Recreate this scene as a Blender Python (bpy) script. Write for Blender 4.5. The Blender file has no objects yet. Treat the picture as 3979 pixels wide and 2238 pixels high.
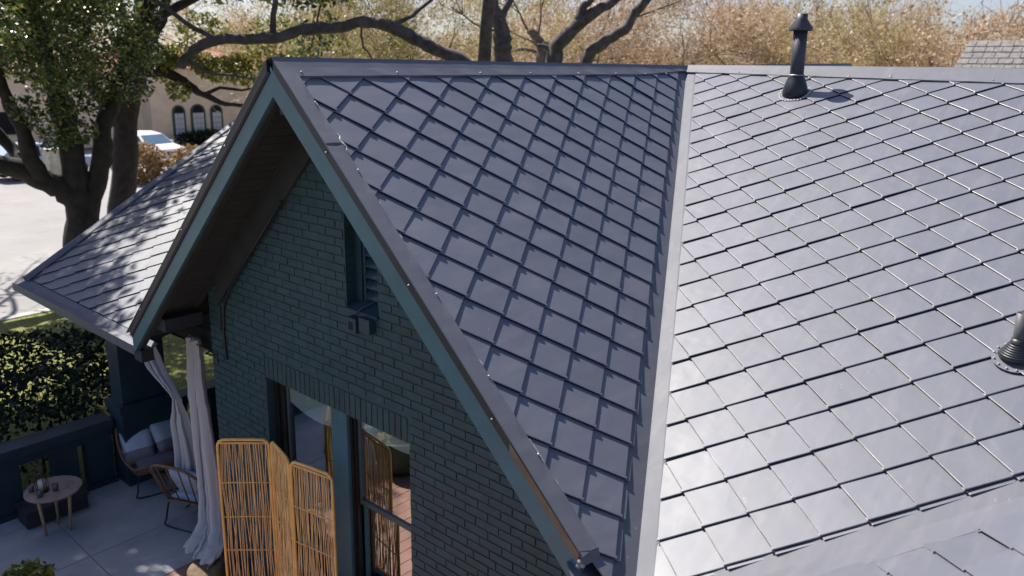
import bpy, math, random
import numpy as np
from mathutils import Matrix, Vector
random.seed(7); RNG = np.random.default_rng(11)
SC = bpy.context.scene
COL = SC.collection

# ------------------------------------------------------------------ camera
CAM = Vector((4.8511, -3.0791, -0.0174))
FW = Vector((-0.6370, 0.7360, -0.2304)).normalized()
RT = Vector((0.7541, 0.6566, 0.0128)); RT = (RT - FW * RT.dot(FW)).normalized()
UP = RT.cross(FW)
cam = bpy.data.cameras.new('camera'); camo = bpy.data.objects.new('camera', cam); COL.objects.link(camo)
camo.matrix_world = Matrix(((RT.x, UP.x, -FW.x, CAM.x), (RT.y, UP.y, -FW.y, CAM.y), (RT.z, UP.z, -FW.z, CAM.z), (0, 0, 0, 1)))
cam.sensor_width = 36; cam.lens = 27.715; cam.shift_y = -0.0335
cam.clip_start = 0.05; cam.clip_end = 2000
cam.dof.use_dof = True; cam.dof.focus_distance = 6.0; cam.dof.aperture_fstop = 1.9
SC.camera = camo

# ------------------------------------------------------------------ light
SUN = Vector((-0.565, 0.037, 0.824)).normalized()
w = bpy.data.worlds.new('World'); SC.world = w; w.use_nodes = True
nt = w.node_tree
sky = nt.nodes.new('ShaderNodeTexSky'); sky.sky_type = 'NISHITA'; sky.sun_disc = False
sky.sun_elevation = math.asin(SUN.z); sky.sun_rotation = math.atan2(SUN.x, SUN.y)
sky.air_density = 1.0; sky.dust_density = 1.4; sky.ozone_density = 1.0
bg = nt.nodes['Background']; bg.inputs['Strength'].default_value = 0.078
tint = nt.nodes.new('ShaderNodeMix'); tint.data_type = 'RGBA'; tint.blend_type = 'MULTIPLY'; tint.inputs[0].default_value = 1.0
tint.inputs[7].default_value = (0.97, 0.96, 1.13, 1)      # the photograph's slightly violet white balance
nt.links.new(sky.outputs[0], tint.inputs[6]); nt.links.new(tint.outputs[2], bg.inputs['Color'])
sl = bpy.data.lights.new('sun', 'SUN'); sl.energy = 5.0; sl.angle = math.radians(0.53); sl.color = (1.0, 0.95, 0.87)
slo = bpy.data.objects.new('sun', sl); COL.objects.link(slo); slo.location = (-20, 0, 30)
slo.rotation_euler = SUN.to_track_quat('Z', 'Y').to_euler()
SC.view_settings.view_transform = 'Standard'; SC.view_settings.look = 'None'
SC.view_settings.exposure = 0.84; SC.view_settings.gamma = 1.0; SC.view_settings.use_curve_mapping = False
SC.cycles.max_bounces = 6; SC.cycles.transparent_max_bounces = 8

# ------------------------------------------------------------------ materials
class NB:
    def __init__(s, name):
        s.m = bpy.data.materials.new(name); s.m.use_nodes = True; s.t = s.m.node_tree
        s.b = s.t.nodes['Principled BSDF']; s.out = s.t.nodes['Material Output']
    def n(s, typ, **kw):
        x = s.t.nodes.new(typ)
        for k, v in kw.items():
            if k in x.inputs: x.inputs[k].default_value = v
            else: setattr(x, k, v)
        return x
    def l(s, a, b): s.t.links.new(a, b)
    def pos(s, scale=(1, 1, 1)):
        g = s.n('ShaderNodeNewGeometry'); mp = s.n('ShaderNodeMapping'); mp.inputs['Scale'].default_value = scale
        s.l(g.outputs['Position'], mp.inputs['Vector']); return mp.outputs[0]
    def noise(s, vec, scale, detail=4, rough=0.55):
        x = s.n('ShaderNodeTexNoise'); x.inputs['Scale'].default_value = scale; x.inputs['Detail'].default_value = detail
        x.inputs['Roughness'].default_value = rough; s.l(vec, x.inputs['Vector']); return x.outputs['Fac']
    def ramp(s, fac, stops):
        r = s.n('ShaderNodeValToRGB'); e = r.color_ramp.elements
        while len(e) > 1: e.remove(e[-1])
        e[0].position = stops[0][0]; e[0].color = (*stops[0][1], 1)
        for p_, c in stops[1:]:
            q = e.new(p_); q.color = (*c, 1)
        s.l(fac, r.inputs[0]); return r.outputs[0]
    def mix(s, fac, a, b):
        x = s.n('ShaderNodeMix'); x.data_type = 'RGBA'
        if isinstance(fac, float): x.inputs[0].default_value = fac
        else: s.l(fac, x.inputs[0])
        for i, v in ((6, a), (7, b)):
            if isinstance(v, tuple): x.inputs[i].default_value = (*v, 1)
            else: s.l(v, x.inputs[i])
        return x.outputs[2]
    def math(s, op, a, b=0.0):
        x = s.n('ShaderNodeMath'); x.operation = op
        for i, v in enumerate((a, b)):
            if isinstance(v, (int, float)): x.inputs[i].default_value = v
            else: s.l(v, x.inputs[i])
        return x.outputs[0]
    def bump(s, h, strength, dist=0.01):
        x = s.n('ShaderNodeBump'); x.inputs['Strength'].default_value = strength; x.inputs['Distance'].default_value = dist
        s.l(h, x.inputs['Height']); s.l(x.outputs[0], s.b.inputs['Normal']); return x
    def set(s, **kw):
        for k, v in kw.items():
            k = k.replace('_', ' ')
            if isinstance(v, (int, float)): s.b.inputs[k].default_value = v
            elif isinstance(v, tuple): s.b.inputs[k].default_value = (*v, 1) if len(v) == 3 else v
            else: s.l(v, s.b.inputs[k])

def painted(name, c, rough=0.5, var=0.25, scale=6, bump=0.15, bscale=60, metallic=0.0, spec=0.5, dirt=None):
    b = NB(name); p_ = b.pos(); f = b.noise(p_, scale, 5)
    lo = tuple(x * (1 - var) for x in c); hi = tuple(min(1, x * (1 + var)) for x in c)
    col = b.ramp(f, [(0.3, lo), (0.7, hi)])
    if dirt:
        d = b.noise(p_, dirt[1], 6, 0.7); col = b.mix(b.ramp(d, [(0.52, (0, 0, 0)), (0.7, (1, 1, 1))]), col, dirt[0])
    b.set(Base_Color=col, Roughness=rough, Metallic=metallic); b.b.inputs['Specular IOR Level'].default_value = spec
    if bump: b.bump(b.noise(p_, bscale, 4, 0.6), bump, 0.004)
    return b.m

def roof_metal(name, c, rough, scuff=1.0, spec=0.9, coat=0.30):
    b = NB(name); p_ = b.pos()
    oi = b.n('ShaderNodeObjectInfo')
    f = b.noise(p_, 3.0, 5, 0.6); fine = b.noise(p_, 90, 3)
    base = b.ramp(f, [(0.3, tuple(x * .96 for x in c)), (0.7, tuple(x * 1.04 for x in c))])
    rnd = b.math('MULTIPLY_ADD', oi.outputs['Random'], 0.16)
    x = b.t.nodes[-1]; x.inputs[2].default_value = 0.92
    mul = b.n('ShaderNodeMix'); mul.data_type = 'RGBA'; mul.blend_type = 'MULTIPLY'; mul.inputs[0].default_value = 1
    b.l(base, mul.inputs[6]); b.l(rnd, mul.inputs[7])
    # chalk scuffs and scratches: short stretched flecks
    sv = b.pos((1, 1, 1)); s1 = b.noise(sv, 14, 6, 0.75); s2 = b.noise(b.pos((70, 22, 40)), 1.0, 2)
    sc = b.math('MULTIPLY', b.ramp(s1, [(0.60, (0, 0, 0)), (0.70, (1, 1, 1))]), b.ramp(s2, [(0.60, (0, 0, 0)), (0.70, (1, 1, 1))]))
    sc = b.math('MULTIPLY', sc, 0.6 * scuff)
    st = b.noise(b.pos((5.0, .9, .9)), 2.0, 4, .6)
    dust = b.math('MULTIPLY', b.ramp(st, [(0.48, (0, 0, 0)), (0.72, (1, 1, 1))]), 0.10)
    dusty = b.mix(dust, mul.outputs[2], (0.34, 0.32, 0.30))
    col = b.mix(sc, dusty, (0.42, 0.42, 0.42))
    rr = b.math('MULTIPLY_ADD', f, 0.16); b.t.nodes[-1].inputs[2].default_value = rough - 0.08
    b.set(Base_Color=col, Roughness=rr)
    b.b.inputs['Specular IOR Level'].default_value = spec
    b.b.inputs['Coat Weight'].default_value = coat; b.b.inputs['Coat Roughness'].default_value = 0.30
    dent = b.ramp(b.noise(p_, 5.5, 1), [(0.60, (0, 0, 0)), (0.80, (1, 1, 1))])
    h = b.math('ADD', b.math('MULTIPLY', b.noise(p_, 3.2, 2), .38), b.math('MULTIPLY', fine, 0.012))
    h = b.math('SUBTRACT', h, b.math('MULTIPLY', dent, 0.12))
    b.bump(h, 0.5, 0.02)
    return b.m

def leaf_mat(name, stops, rough=0.45, trans=0.25, spec=0.5):
    b = NB(name); g = b.n('ShaderNodeNewGeometry')
    col = b.ramp(g.outputs['Random Per Island'], stops)
    b.set(Base_Color=col, Roughness=rough); b.b.inputs['Specular IOR Level'].default_value = spec
    tr = b.n('ShaderNodeBsdfTranslucent'); b.l(col, tr.inputs[0])
    mx = b.n('ShaderNodeMixShader'); mx.inputs[0].default_value = trans
    b.l(b.b.outputs[0], mx.inputs[1]); b.l(tr.outputs[0], mx.inputs[2]); b.l(mx.outputs[0], b.out.inputs[0])
    return b.m

M = {}
SLATE = (0.088, 0.093, 0.117)
M['roof'] = roof_metal('slate_roof_metal', SLATE, 0.54, 1.2, 0.85, 0.2)
M['hem'] = painted('shingle_hem_glint', (0.33, 0.315, 0.31), 0.5, 0.6, 5, 0, metallic=0.1)  # pale colour imitating the sun glint along shingle edges
M['flash'] = roof_metal('slate_flashing_metal', (0.098, 0.102, 0.122), 0.62, 1.5, 0.6, 0.0)
M['deck'] = painted('roof_underlay', (0.012, 0.012, 0.014), 0.9)
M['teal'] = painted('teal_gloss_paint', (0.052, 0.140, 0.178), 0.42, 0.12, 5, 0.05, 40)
M['brick'] = painted('teal_brick_paint', (0.021, 0.058, 0.069), 0.62, 0.22, 7, 0.5, 70, dirt=((0.030, 0.055, 0.066), 2.5))
_b = M['brick']; _t = _b.node_tree; _oi = _t.nodes.new('ShaderNodeObjectInfo'); _mm = _t.nodes.new('ShaderNodeMath'); _mm.operation = 'MULTIPLY_ADD'
_mm.inputs[1].default_value = .16; _mm.inputs[2].default_value = .92; _t.links.new(_oi.outputs['Random'], _mm.inputs[0])
_mx = _t.nodes.new('ShaderNodeMix'); _mx.data_type = 'RGBA'; _mx.blend_type = 'MULTIPLY'; _mx.inputs[0].default_value = 1
_p = _t.nodes['Principled BSDF']; _src = _p.inputs['Base Color'].links[0].from_socket
_t.links.new(_src, _mx.inputs[6]); _t.links.new(_mm.outputs[0], _mx.inputs[7]); _t.links.new(_mx.outputs[2], _p.inputs['Base Color'])
M['mortar'] = painted('teal_mortar_paint', (0.025, 0.068, 0.080), 0.75, 0.2, 9, 0.5, 60)
M['drip'] = painted('dark_bronze_trim', (0.020, 0.026, 0.034), 0.5, 0.1, 5, 0)
M['bare'] = painted('bare_tan_wood_edge', (0.17, 0.115, 0.075), 0.6, 0.2, 8, 0.1)
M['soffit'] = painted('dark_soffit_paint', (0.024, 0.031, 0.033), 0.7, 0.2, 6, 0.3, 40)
M['black'] = painted('black_metal', (0.012, 0.013, 0.015), 0.4, 0.2, 8, 0)
M['zinc'] = painted('zinc_screw', (0.36, 0.36, 0.38), 0.5, 0.15, 8, 0, metallic=0.6)
M['sealant'] = painted('white_sealant', (0.45, 0.44, 0.42), 0.6, 0.25, 30, 0.4, 90)
M['pipe'] = painted('dark_pipe_paint', (0.045, 0.045, 0.055), 0.5, 0.15, 12, 0.1, 80)
M['pvc'] = painted('grey_pipe_paint', (0.085, 0.085, 0.09), 0.5, 0.1, 12, 0.1, 80)
M['rubber'] = painted('black_rubber', (0.016, 0.017, 0.022), 0.42, 0.1, 12, 0)
M['dark'] = painted('dark_room', (0.01, 0.01, 0.012), 0.9, 0.1, 3, 0)
M['porch'] = painted('porch_teal_paint', (0.013, 0.036, 0.048), 0.5, 0.2, 6, 0.15, 50)
M['louver'] = painted('blue_louver_paint', (0.020, 0.050, 0.070), 0.5, 0.15, 8, 0.1)
M['sash'] = painted('sash_paint', (0.05, 0.085, 0.09), 0.4, 0.1, 8, 0)

def glass_mat():
    b = NB('window_glass'); g = b.n('ShaderNodeBsdfGlossy'); g.inputs['Roughness'].default_value = 0.012
    g.inputs['Color'].default_value = (0.92, 0.96, 0.95, 1)
    t = b.n('ShaderNodeBsdfTransparent'); t.inputs['Color'].default_value = (0.82, 0.88, 0.87, 1)
    mx = b.n('ShaderNodeMixShader'); mx.inputs[0].default_value = 0.52
    wv = b.noise(b.pos((1, 1, 1)), 2.2, 1); bp = b.n('ShaderNodeBump'); bp.inputs['Strength'].default_value = 0.03; bp.inputs['Distance'].default_value = 0.03
    b.l(wv, bp.inputs['Height']); b.l(bp.outputs[0], g.inputs['Normal'])
    b.l(t.outputs[0], mx.inputs[1]); b.l(g.outputs[0], mx.inputs[2]); b.l(mx.outputs[0], b.out.inputs[0]); return b.m
M['glass'] = glass_mat()
M['reflection'] = painted('pale_reflection_tone', (0.72, 0.80, 0.80), 0.8, 0.05, 6, 0)  # pale tone standing in for a reflection at the pane tops
M['carglass'] = painted('car_window_glass', (0.10, 0.17, 0.24), 0.08, 0.1, 3, 0)

# ------------------------------------------------------------------ mesh building
class MB:
    def __init__(s): s.v = []; s.f = []; s.mi = {}
    def add(s, vs, fs):
        o = len(s.v); s.v += [tuple(x) for x in vs]; s.f += [tuple(i + o for i in f) for f in fs]; return s
    def box(s, a, b):
        (x0, y0, z0), (x1, y1, z1) = a, b
        return s.hexa([(x0, y0, z0), (x1, y0, z0), (x1, y1, z0), (x0, y1, z0), (x0, y0, z1), (x1, y0, z1), (x1, y1, z1), (x0, y1, z1)])
    def hexa(s, p):
        return s.add(p, [(0, 3, 2, 1), (4, 5, 6, 7), (0, 1, 5, 4), (1, 2, 6, 5), (2, 3, 7, 6), (3, 0, 4, 7)])
    def prism(s, poly, d):           # poly: list of 3d points (planar), extruded by d
        n = len(poly); d = Vector(d); q = [Vector(p) for p in poly]
        vs = q + [p + d for p in q]
        return s.add(vs, [tuple(range(n - 1, -1, -1)), tuple(range(n, 2 * n))] + [(i, (i + 1) % n, n + (i + 1) % n, n + i) for i in range(n)])
    def tube(s, pts, rad, n=8, caps=True):
        pts = [Vector(p) for p in pts]; k = len(pts)
        if isinstance(rad, (int, float)): rad = [rad] * k
        o = len(s.v); ref = None
        for i, p in enumerate(pts):
            d = (pts[min(i + 1, k - 1)] - pts[max(i - 1, 0)]).normalized()
            if ref is None:
                ref = d.orthogonal().normalized()
            a = (ref - d * ref.dot(d)); a = a.normalized() if a.length > 1e-6 else d.orthogonal().normalized(); ref = a; b = d.cross(a)
            for j in range(n):
                t = 2 * math.pi * j / n
                s.v.append(tuple(p + (a * math.cos(t) + b * math.sin(t)) * rad[i]))
        for i in range(k - 1):
            for j in range(n):
                s.f.append((o + i * n + j, o + i * n + (j + 1) % n, o + (i + 1) * n + (j + 1) % n, o + (i + 1) * n + j))
        if caps:
            s.f.append(tuple(o + j for j in range(n - 1, -1, -1))); s.f.append(tuple(o + (k - 1) * n + j for j in range(n)))
        return s
    def lathe(s, prof, c=(0, 0, 0), n=24, axis=None, cap0=True, cap1=True):
        c = Vector(c); R = Matrix.Identity(3) if axis is None else Vector((0, 0, 1)).rotation_difference(Vector(axis)).to_matrix()
        o = len(s.v)
        for r, z in prof:
            for j in range(n):
                t = 2 * math.pi * j / n; s.v.append(tuple(c + R @ Vector((r * math.cos(t), r * math.sin(t), z))))
        for i in range(len(prof) - 1):
            for j in range(n):
                s.f.append((o + i * n + j, o + i * n + (j + 1) % n, o + (i + 1) * n + (j + 1) % n, o + (i + 1) * n + j))
        if cap0: s.f.append(tuple(o + j for j in range(n - 1, -1, -1)))
        if cap1: s.f.append(tuple(o + (len(prof) - 1) * n + j for j in range(n)))
        return s
    def grid(s, P, uv=False):        # P[i][j] 3d points
        o = len(s.v); a, b = len(P), len(P[0])
        for r in P: s.v += [tuple(x) for x in r]
        for i in range(a - 1):
            for j in range(b - 1): s.f.append((o + i * b + j, o + i * b + j + 1, o + (i + 1) * b + j + 1, o + (i + 1) * b + j))
        return s
    def weld(s):
        key = {}; mp = []; nv = []
        for v in s.v:
            k = tuple(round(c, 5) for c in v)
            if k not in key: key[k] = len(nv); nv.append(v)
            mp.append(key[k])
        s.v = nv; s.f = [f for f in (tuple(dict.fromkeys(mp[i] for i in f)) for f in s.f) if len(f) > 2]; return s
    def mesh(s, name, mat, smooth=False):
        me = bpy.data.meshes.new(name); me.from_pydata(s.v, [], s.f); me.materials.append(mat)
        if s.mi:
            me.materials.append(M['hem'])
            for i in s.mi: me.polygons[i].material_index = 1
        if smooth: me.polygons.foreach_set('use_smooth', [True] * len(me.polygons))
        me.update(); return me
    def build(s, name, mat, parent=None, smooth=False, label=None, kind=None):
        return link(name, s.mesh(name, mat, smooth), parent, label, kind)

WORLD = {}                            # world matrix of every object we made
def link(name, me, parent=None, label=None, kind=None, mw=None):
    o = bpy.data.objects.new(name, me); COL.objects.link(o)
    mw = mw or Matrix.Identity(4)
    if parent is not None:
        o.parent = parent; o.matrix_parent_inverse = WORLD[parent.name].inverted()
    o.matrix_basis = mw
    WORLD[o.name] = mw
    if label: o['label'] = label
    if kind: o['kind'] = kind
    return o
def local(name, mb, mat, parent, smooth=False, label=None):   # vertices given in the parent's own frame
    o = bpy.data.objects.new(name, mb.mesh(name, mat, smooth)); COL.objects.link(o); o.parent = parent
    WORLD[o.name] = WORLD[parent.name].copy()
    if label: o['label'] = label
    return o
def thing(name, label, cat, loc, rot=(0, 0, 0), group=None):
    o = bpy.data.objects.new(name, None); COL.objects.link(o); o.empty_display_size = 0.2
    o.location = loc; o.rotation_euler = rot
    from mathutils import Euler
    WORLD[o.name] = Matrix.Translation(loc) @ Euler(rot).to_matrix().to_4x4()
    tag(o, label, cat, group); return o
def tag(o, label, cat, group=None):
    o['label'] = label; o['category'] = cat
    if group: o['group'] = group
    return o
def structure(o): o['kind'] = 'structure'; return o

def px(P):                             # rough picture position (1024 wide), used only to rank pieces by their size in view
    d = Vector(P) - CAM; z = d.dot(FW)
    return (512 + 788.3 * d.dot(RT) / z, 288 - 34.3 - 788.3 * d.dot(UP) / z, z)

# ------------------------------------------------------------------ house geometry
ZG = -5.25; ZP = -4.95                 # ground, patio
m, m2, mR, YJ = 0.9516, 0.5042, 0.467, 5.7195
L1, L2, L3 = math.hypot(1, m), math.hypot(1, m2), math.hypot(1, mR)
WY = 0.45                              # brick face of the gable wall
CR = -2.605 - mR * 3.474               # right wing: z = CR + mR x
HX, HY = 0.0, 4.0
house = thing('house', 'dark teal brick house with a slate grey diamond-shingled metal roof', 'house', (HX, HY, ZG))

def frame(org, ru, up, n):
    return Matrix(((ru[0], up[0], n[0], org[0]), (ru[1], up[1], n[1], org[1]), (ru[2], up[2], n[2], org[2]), (0, 0, 0, 1)))
F_G = frame((0, 0, 0), (0, 1, 0), (-1 / L1, 0, m / L1), (m / L1, 0, 1 / L1))              # gable, right slope
F_GL = frame((0, 0, 0), (0, -1, 0), (1 / L1, 0, m / L1), (-m / L1, 0, 1 / L1))            # gable, left slope
F_M = frame((0, YJ, 0), (1, 0, 0), (0, 1 / L2, m2 / L2), (0, -m2 / L2, 1 / L2))           # main front slope
F_R = frame((0, 0, CR), (0, -1, 0), (1 / L3, 0, mR / L3), (-mR / L3, 0, 1 / L3))          # right wing, left slope

def clip(poly, a, b, c):               # keep a*u + b*v <= c
    out = []
    for i in range(len(poly)):
        p, q = poly[i], poly[(i + 1) % len(poly)]
        fp, fq = a * p[0] + b * p[1] - c, a * q[0] + b * q[1] - c
        if fp <= 0: out.append(p)
        if (fp < 0 < fq) or (fq < 0 < fp):
            t = fp / (fp - fq); out.append((p[0] + (q[0] - p[0]) * t, p[1] + (q[1] - p[1]) * t))
    return out
def area(p): return abs(sum(p[i][0] * p[(i + 1) % len(p)][1] - p[(i + 1) % len(p)][0] * p[i][1] for i in range(len(p)))) / 2

SHINGLES = []                          # (size in view, roof slope, local poly with heights, frame, shared key)
def shingle_field(slope, F, N0, er, el, halfplanes, krange, jrange, tab, vis):
    det = er[0] * el[1] - er[1] * el[0]
    lr, ll = math.hypot(*er), math.hypot(*el)
    for k in krange:
        for j in jrange:
            T = (N0[0] + er[0] * k + el[0] * j, N0[1] + er[1] * k + el[1] * j)
            def P(s, t): return (T[0] + er[0] * s + el[0] * t, T[1] + er[1] * s + el[1] * t)
            e = 0.045
            if tab == 'r': quad = [P(0, 0), P(0, 1), P(1 + e, 1), P(1 + e, 0.93), P(1, 0.93), P(1, 0)]
            else: quad = [P(0, 0), P(0, 1), P(0.93, 1), P(0.93, 1 + e), P(1, 1 + e), P(1, 0)]
            poly = quad; full = True
            for h in halfplanes:
                if all(h[0] * q[0] + h[1] * q[1] - h[2] <= 1e-9 for q in poly): continue
                full = False; poly = clip(poly, *h)
                if len(poly) < 3: break
            if len(poly) < 3 or area(poly) < 0.002: continue
            jit = [random.uniform(-.0024, .0024) for _ in range(3)]
            loc = []
            for (u, v) in poly:
                du, dv = u - T[0], v - T[1]
                s = (du * el[1] - dv * el[0]) / det; t = (er[0] * dv - er[1] * du) / det
                hgt = 0.001 + 0.0128 * min(s, 1.02) + 0.0128 * min(t, 1.02) + jit[0] * s + jit[1] * t + jit[2] * s * t
                if slope is sl_rw: hgt = .001 + hgt * max(0.05, min(1, (-2.86 + u - .839 * v) / .45))
                loc.append((u, -v, hgt, s, t))
            cx = F @ Vector((sum(q[0] for q in loc) / len(loc), sum(q[1] for q in loc) / len(loc), 0.01))
            a, b, z = px(cx); size = area(poly) / z ** 2 if (vis(cx) and -15 < a < 1040 and -15 < b < 592) else 0
            SHINGLES.append((size, slope, loc, F, (slope.name, random.randrange(6)) if full else None, T, (er, el)))

def shingle_mesh(mb, loc, off, EDGE, HEM):
    n = len(loc); o = len(mb.v); D = .017
    er, el = EDGE[0], EDGE[1]
    def inner(q):
        ds = D if q[3] > .5 and q[3] > .965 else 0; dt = D if q[4] > .965 else 0
        return (q[0] - off[0] - er[0] * ds - el[0] * dt, q[1] - off[1] + er[1] * ds + el[1] * dt, q[2])
    top = [inner(q) for q in loc]
    rim = [(q[0] - off[0], q[1] - off[1], q[2] - (.0032 if max(q[3], q[4]) > .965 else 0)) for q in loc]
    c = (sum(q[0] for q in top) / n, sum(q[1] for q in top) / n)
    bot = []
    for q, r in zip(rim, loc):
        low = max(r[3], r[4]) > .965; E2 = .034
        ds = E2 if r[3] > .965 else 0; dt = E2 if r[4] > .965 else 0
        if low: bot.append((q[0] - er[0] * ds - el[0] * dt, q[1] + er[1] * ds + el[1] * dt, q[2] - .0026))    # hem folded back under, open gap below
        else: bot.append((q[0], q[1], max(q[2] - .009, -.004)))
    mb.v += top + bot + rim
    mb.f.append(tuple(o + i for i in range(n)))
    for i in range(n):
        i2 = (i + 1) % n; a, b = loc[i], loc[i2]
        if (a[3] < .02 and b[3] < .02) or (a[4] < .02 and b[4] < .02): continue   # tucked upper edges
        if HEM and a[4] > .965 and b[4] > .965: mb.mi[len(mb.f)] = 1  # glint colour painted only on the edges turned to the sun
        mb.f += [(o + i, o + 2 * n + i, o + 2 * n + i2, o + i2), (o + 2 * n + i, o + n + i, o + n + i2, o + 2 * n + i2)]

def seg_quad(F, pts, h, mbx=None):
    return [tuple(F @ Vector((u, -v, h))) for u, v in pts]

# --- roof slopes (sheathing) ------------------------------------------------------------
def slope_deck(F, pts, label=None):
    mb = MB(); p = [Vector(q) for q in seg_quad(F, pts, -0.004)]
    nrm = (F.to_3x3() @ Vector((0, 0, 1)))
    mb.prism(p, -nrm * 0.03)
    return mb.build('roof_slope', M['deck'], house, label=label)
VB = 3.93
sl_gr = slope_deck(F_G, [(0.01, 0.0), (0.01, 3.74), (0.32, 3.93), (5.71, 0.0)], 'right slope of the front gable')
sl_gl = slope_deck(F_GL, [(-0.01, 0.0), (-5.71, 0.0), (-0.32, 3.93), (-0.01, 3.78)], 'left slope of the front gable')
sl_mr = slope_deck(F_M, [(0.0, 0.0), (2.96, 6.26), (6.9, 2.1), (8.5, 0.0)], 'front slope right of the gable')
sl_ml = slope_deck(F_M, [(-0.02, 0.0), (-7.55, 0.0), (-6.24, 6.215), (-2.9, 6.215)], 'low front slope left of the gable')
sl_rw = slope_deck(F_R, [(-5.2, -6.9 * L3), (-0.08, -2.98 * L3), (2.6, -2.98 * L3), (2.6, -6.9 * L3)], 'left slope of the near right wing')
# back of the roof, never in view but closing the house
mb = MB(); z0 = 0; bz = -m2 * 5.5
mb.prism([(-7.55, YJ, -.01), (8.5, YJ, -.01), (8.5, YJ + 5.5, bz), (-7.55, YJ + 5.5, bz)], (0, 0, -.04)); mb.build('roof_slope', M['roof'], house, label='rear slope')
for sx in (-1, 1):
    mb = MB(); mb.prism([(0, YJ + .03, .01), (0, 11.5, .01), (sx * 2.6, 11.5, -2.6 * m), (sx * 2.6, YJ + 5.2, -2.6 * m)], (0, 0, -.05)); mb.build('roof_slope', M['roof'], house, label='rear gable slope')

vis_all = lambda c: True
def vis_left(c):                       # left slope: hidden behind the left rake of the gable
    d = c - CAM; t = (0.0 - CAM.y) / d.y; q = CAM + d * t
    return q.z > -m * abs(q.x) or q.x < -2.7
shingle_field(sl_gr, F_G, (0.4613 - .1908 * 12, 0.3262 - .1941 * 12), (.1908, .1941), (-.2180, .1572),
              [(-1, 0, -0.05), (0, -1, -0.03), (0, 1, 3.9), (0.728, 1, 0.728 * 5.202 + 0.24)], range(0, 40), range(-22, 24), 'r', vis_all)
shingle_field(sl_mr, F_M, (2.6499, 5.3395), (.2145, .1621), (-.1830, .1929),
              [(-1, 0.471, -(0.194 - 0.471 * 0.143)), (0, -1, -0.05), (1.046, 1, 9.30), (1, 0, 6.6)], range(-24, 20), range(-26, 12), 'l', vis_all)
shingle_field(sl_ml, F_M, (2.6499 - .2145 * 14 + .1830 * 0, 5.3395 - .1621 * 14), (.2145, .1621), (-.1830, .1929),
              [(1, 0.46, -0.02), (0, -1, -0.05), (0, 1, 6.12), (-1, 0.211, 7.47)], range(-26, 16), range(-8, 40), 'l', vis_left)
shingle_field(sl_rw, F_R, (-0.80, -4.637), (.222, .152), (-.205, .18),
              [(0, -1, 6.6 * L3), (0, 1, -2.99 * L3), (-1.0, 0.839, -2.86), (1, 0, 1.9)], range(-22, 22), range(-14, 22), 'r', vis_all)
shingle_field(sl_gl, F_GL, (-3.0, 0.3), (.2180, .1572), (-.1908, .1941),
              [(1, 0, -0.05), (0, -1, -0.03), (0, 1, 3.9), (-0.728, 1, 0.728 * 5.3)], range(-14, 22), range(-14, 22), 'l', lambda c: False)
SHINGLES.sort(key=lambda s: -s[0])
shared = {}; rest = {}
for i, (size, slope, loc, F, key, T, EDGE) in enumerate(SHINGLES):
    if i < 300 and size > 0:
        if key:
            if key not in shared:
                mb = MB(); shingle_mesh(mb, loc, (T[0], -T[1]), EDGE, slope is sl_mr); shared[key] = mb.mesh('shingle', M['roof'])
            link('shingle', shared[key], slope, mw=F @ Matrix.Translation((T[0], -T[1], 0)))
        else:
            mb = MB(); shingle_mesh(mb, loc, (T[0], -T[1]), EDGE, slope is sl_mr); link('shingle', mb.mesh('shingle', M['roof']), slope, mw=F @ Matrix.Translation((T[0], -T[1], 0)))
    else:
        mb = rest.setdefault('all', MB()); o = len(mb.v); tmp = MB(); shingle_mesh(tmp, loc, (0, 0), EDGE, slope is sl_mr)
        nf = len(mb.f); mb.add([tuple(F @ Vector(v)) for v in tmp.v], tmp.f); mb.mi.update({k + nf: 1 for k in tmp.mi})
rest['all'].build('shingle_remainder', M['roof'], house, kind='stuff', label='smaller and farther diamond shingles of the roof')

# --- flashings ---------------------------------------------------------------------------
def screw(P, n, parent, r=0.0048):
    mb = MB(); mb.lathe([(r * 1.5, 0), (r * 1.5, .002), (r, .003), (r * .9, .008), (r * .3, .010)], P, 8, n); return mb.build('screw', M['zinc'], parent, True)
def sheet(F, rows, h0, name, parent=house, mat=None, lip=0.012, label=None):
    """rows: list of cross-sections, each a list of (u, v, h) in the slope's frame"""
    mb = MB(); P = [[tuple(F @ Vector((u, -v, h))) for (u, v, h) in r] for r in rows]
    mb.grid(P); me = mb
    o = me.build(name, mat or M['flash'], parent, label=label); sol = o.modifiers.new('s', 'SOLIDIFY'); sol.thickness = 0.0025; sol.offset = 0
    return o
def cap_bend(F1, F2, u0, u1, v1fun, n, name, label, hh=0.03, wob=0.006, f2sign=-1):
    mb = MB(); rows = []
    for i in range(n + 1):
        u = u0 + (u1 - u0) * i / n; vv = v1fun(u)
        wv = wob * (0.5 + 0.5 * math.sin(i * 2.1 + 1)) * (0.4 + random.random())
        a = [F1 @ Vector((u, -v, h)) for v, h in ((0.0, hh + .010), (0.012, hh + .004), (vv * .5, hh - .002 + wv * .3), (vv - .004, hh - .006 + wv), (vv, hh - .018 + wv))]
        b = [F2 @ Vector((f2sign * u, -v, h)) for v, h in ((0.012, hh + .004), (vv * .6, hh), (vv, hh - .012))]
        rows.append([tuple(x) for x in reversed(b)] + [tuple(x) for x in a])
    mb.grid(rows); o = mb.build(name, M['flash'], house, label=label)
    s = o.modifiers.new('s', 'SOLIDIFY'); s.thickness = 0.0025; s.offset = 0
    return o
rcg = cap_bend(F_G, F_GL, -0.012, 5.74, lambda u: 0.168 - 0.0065 * u + (0 if u < 4.6 else -(u - 4.6) * .055), 38, 'ridge_cap', 'ridge cap of the front gable')
F_MB = frame((0, YJ, 0), (-1, 0, 0), (0, -1 / L2, m2 / L2), (0, m2 / L2, 1 / L2))
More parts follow.
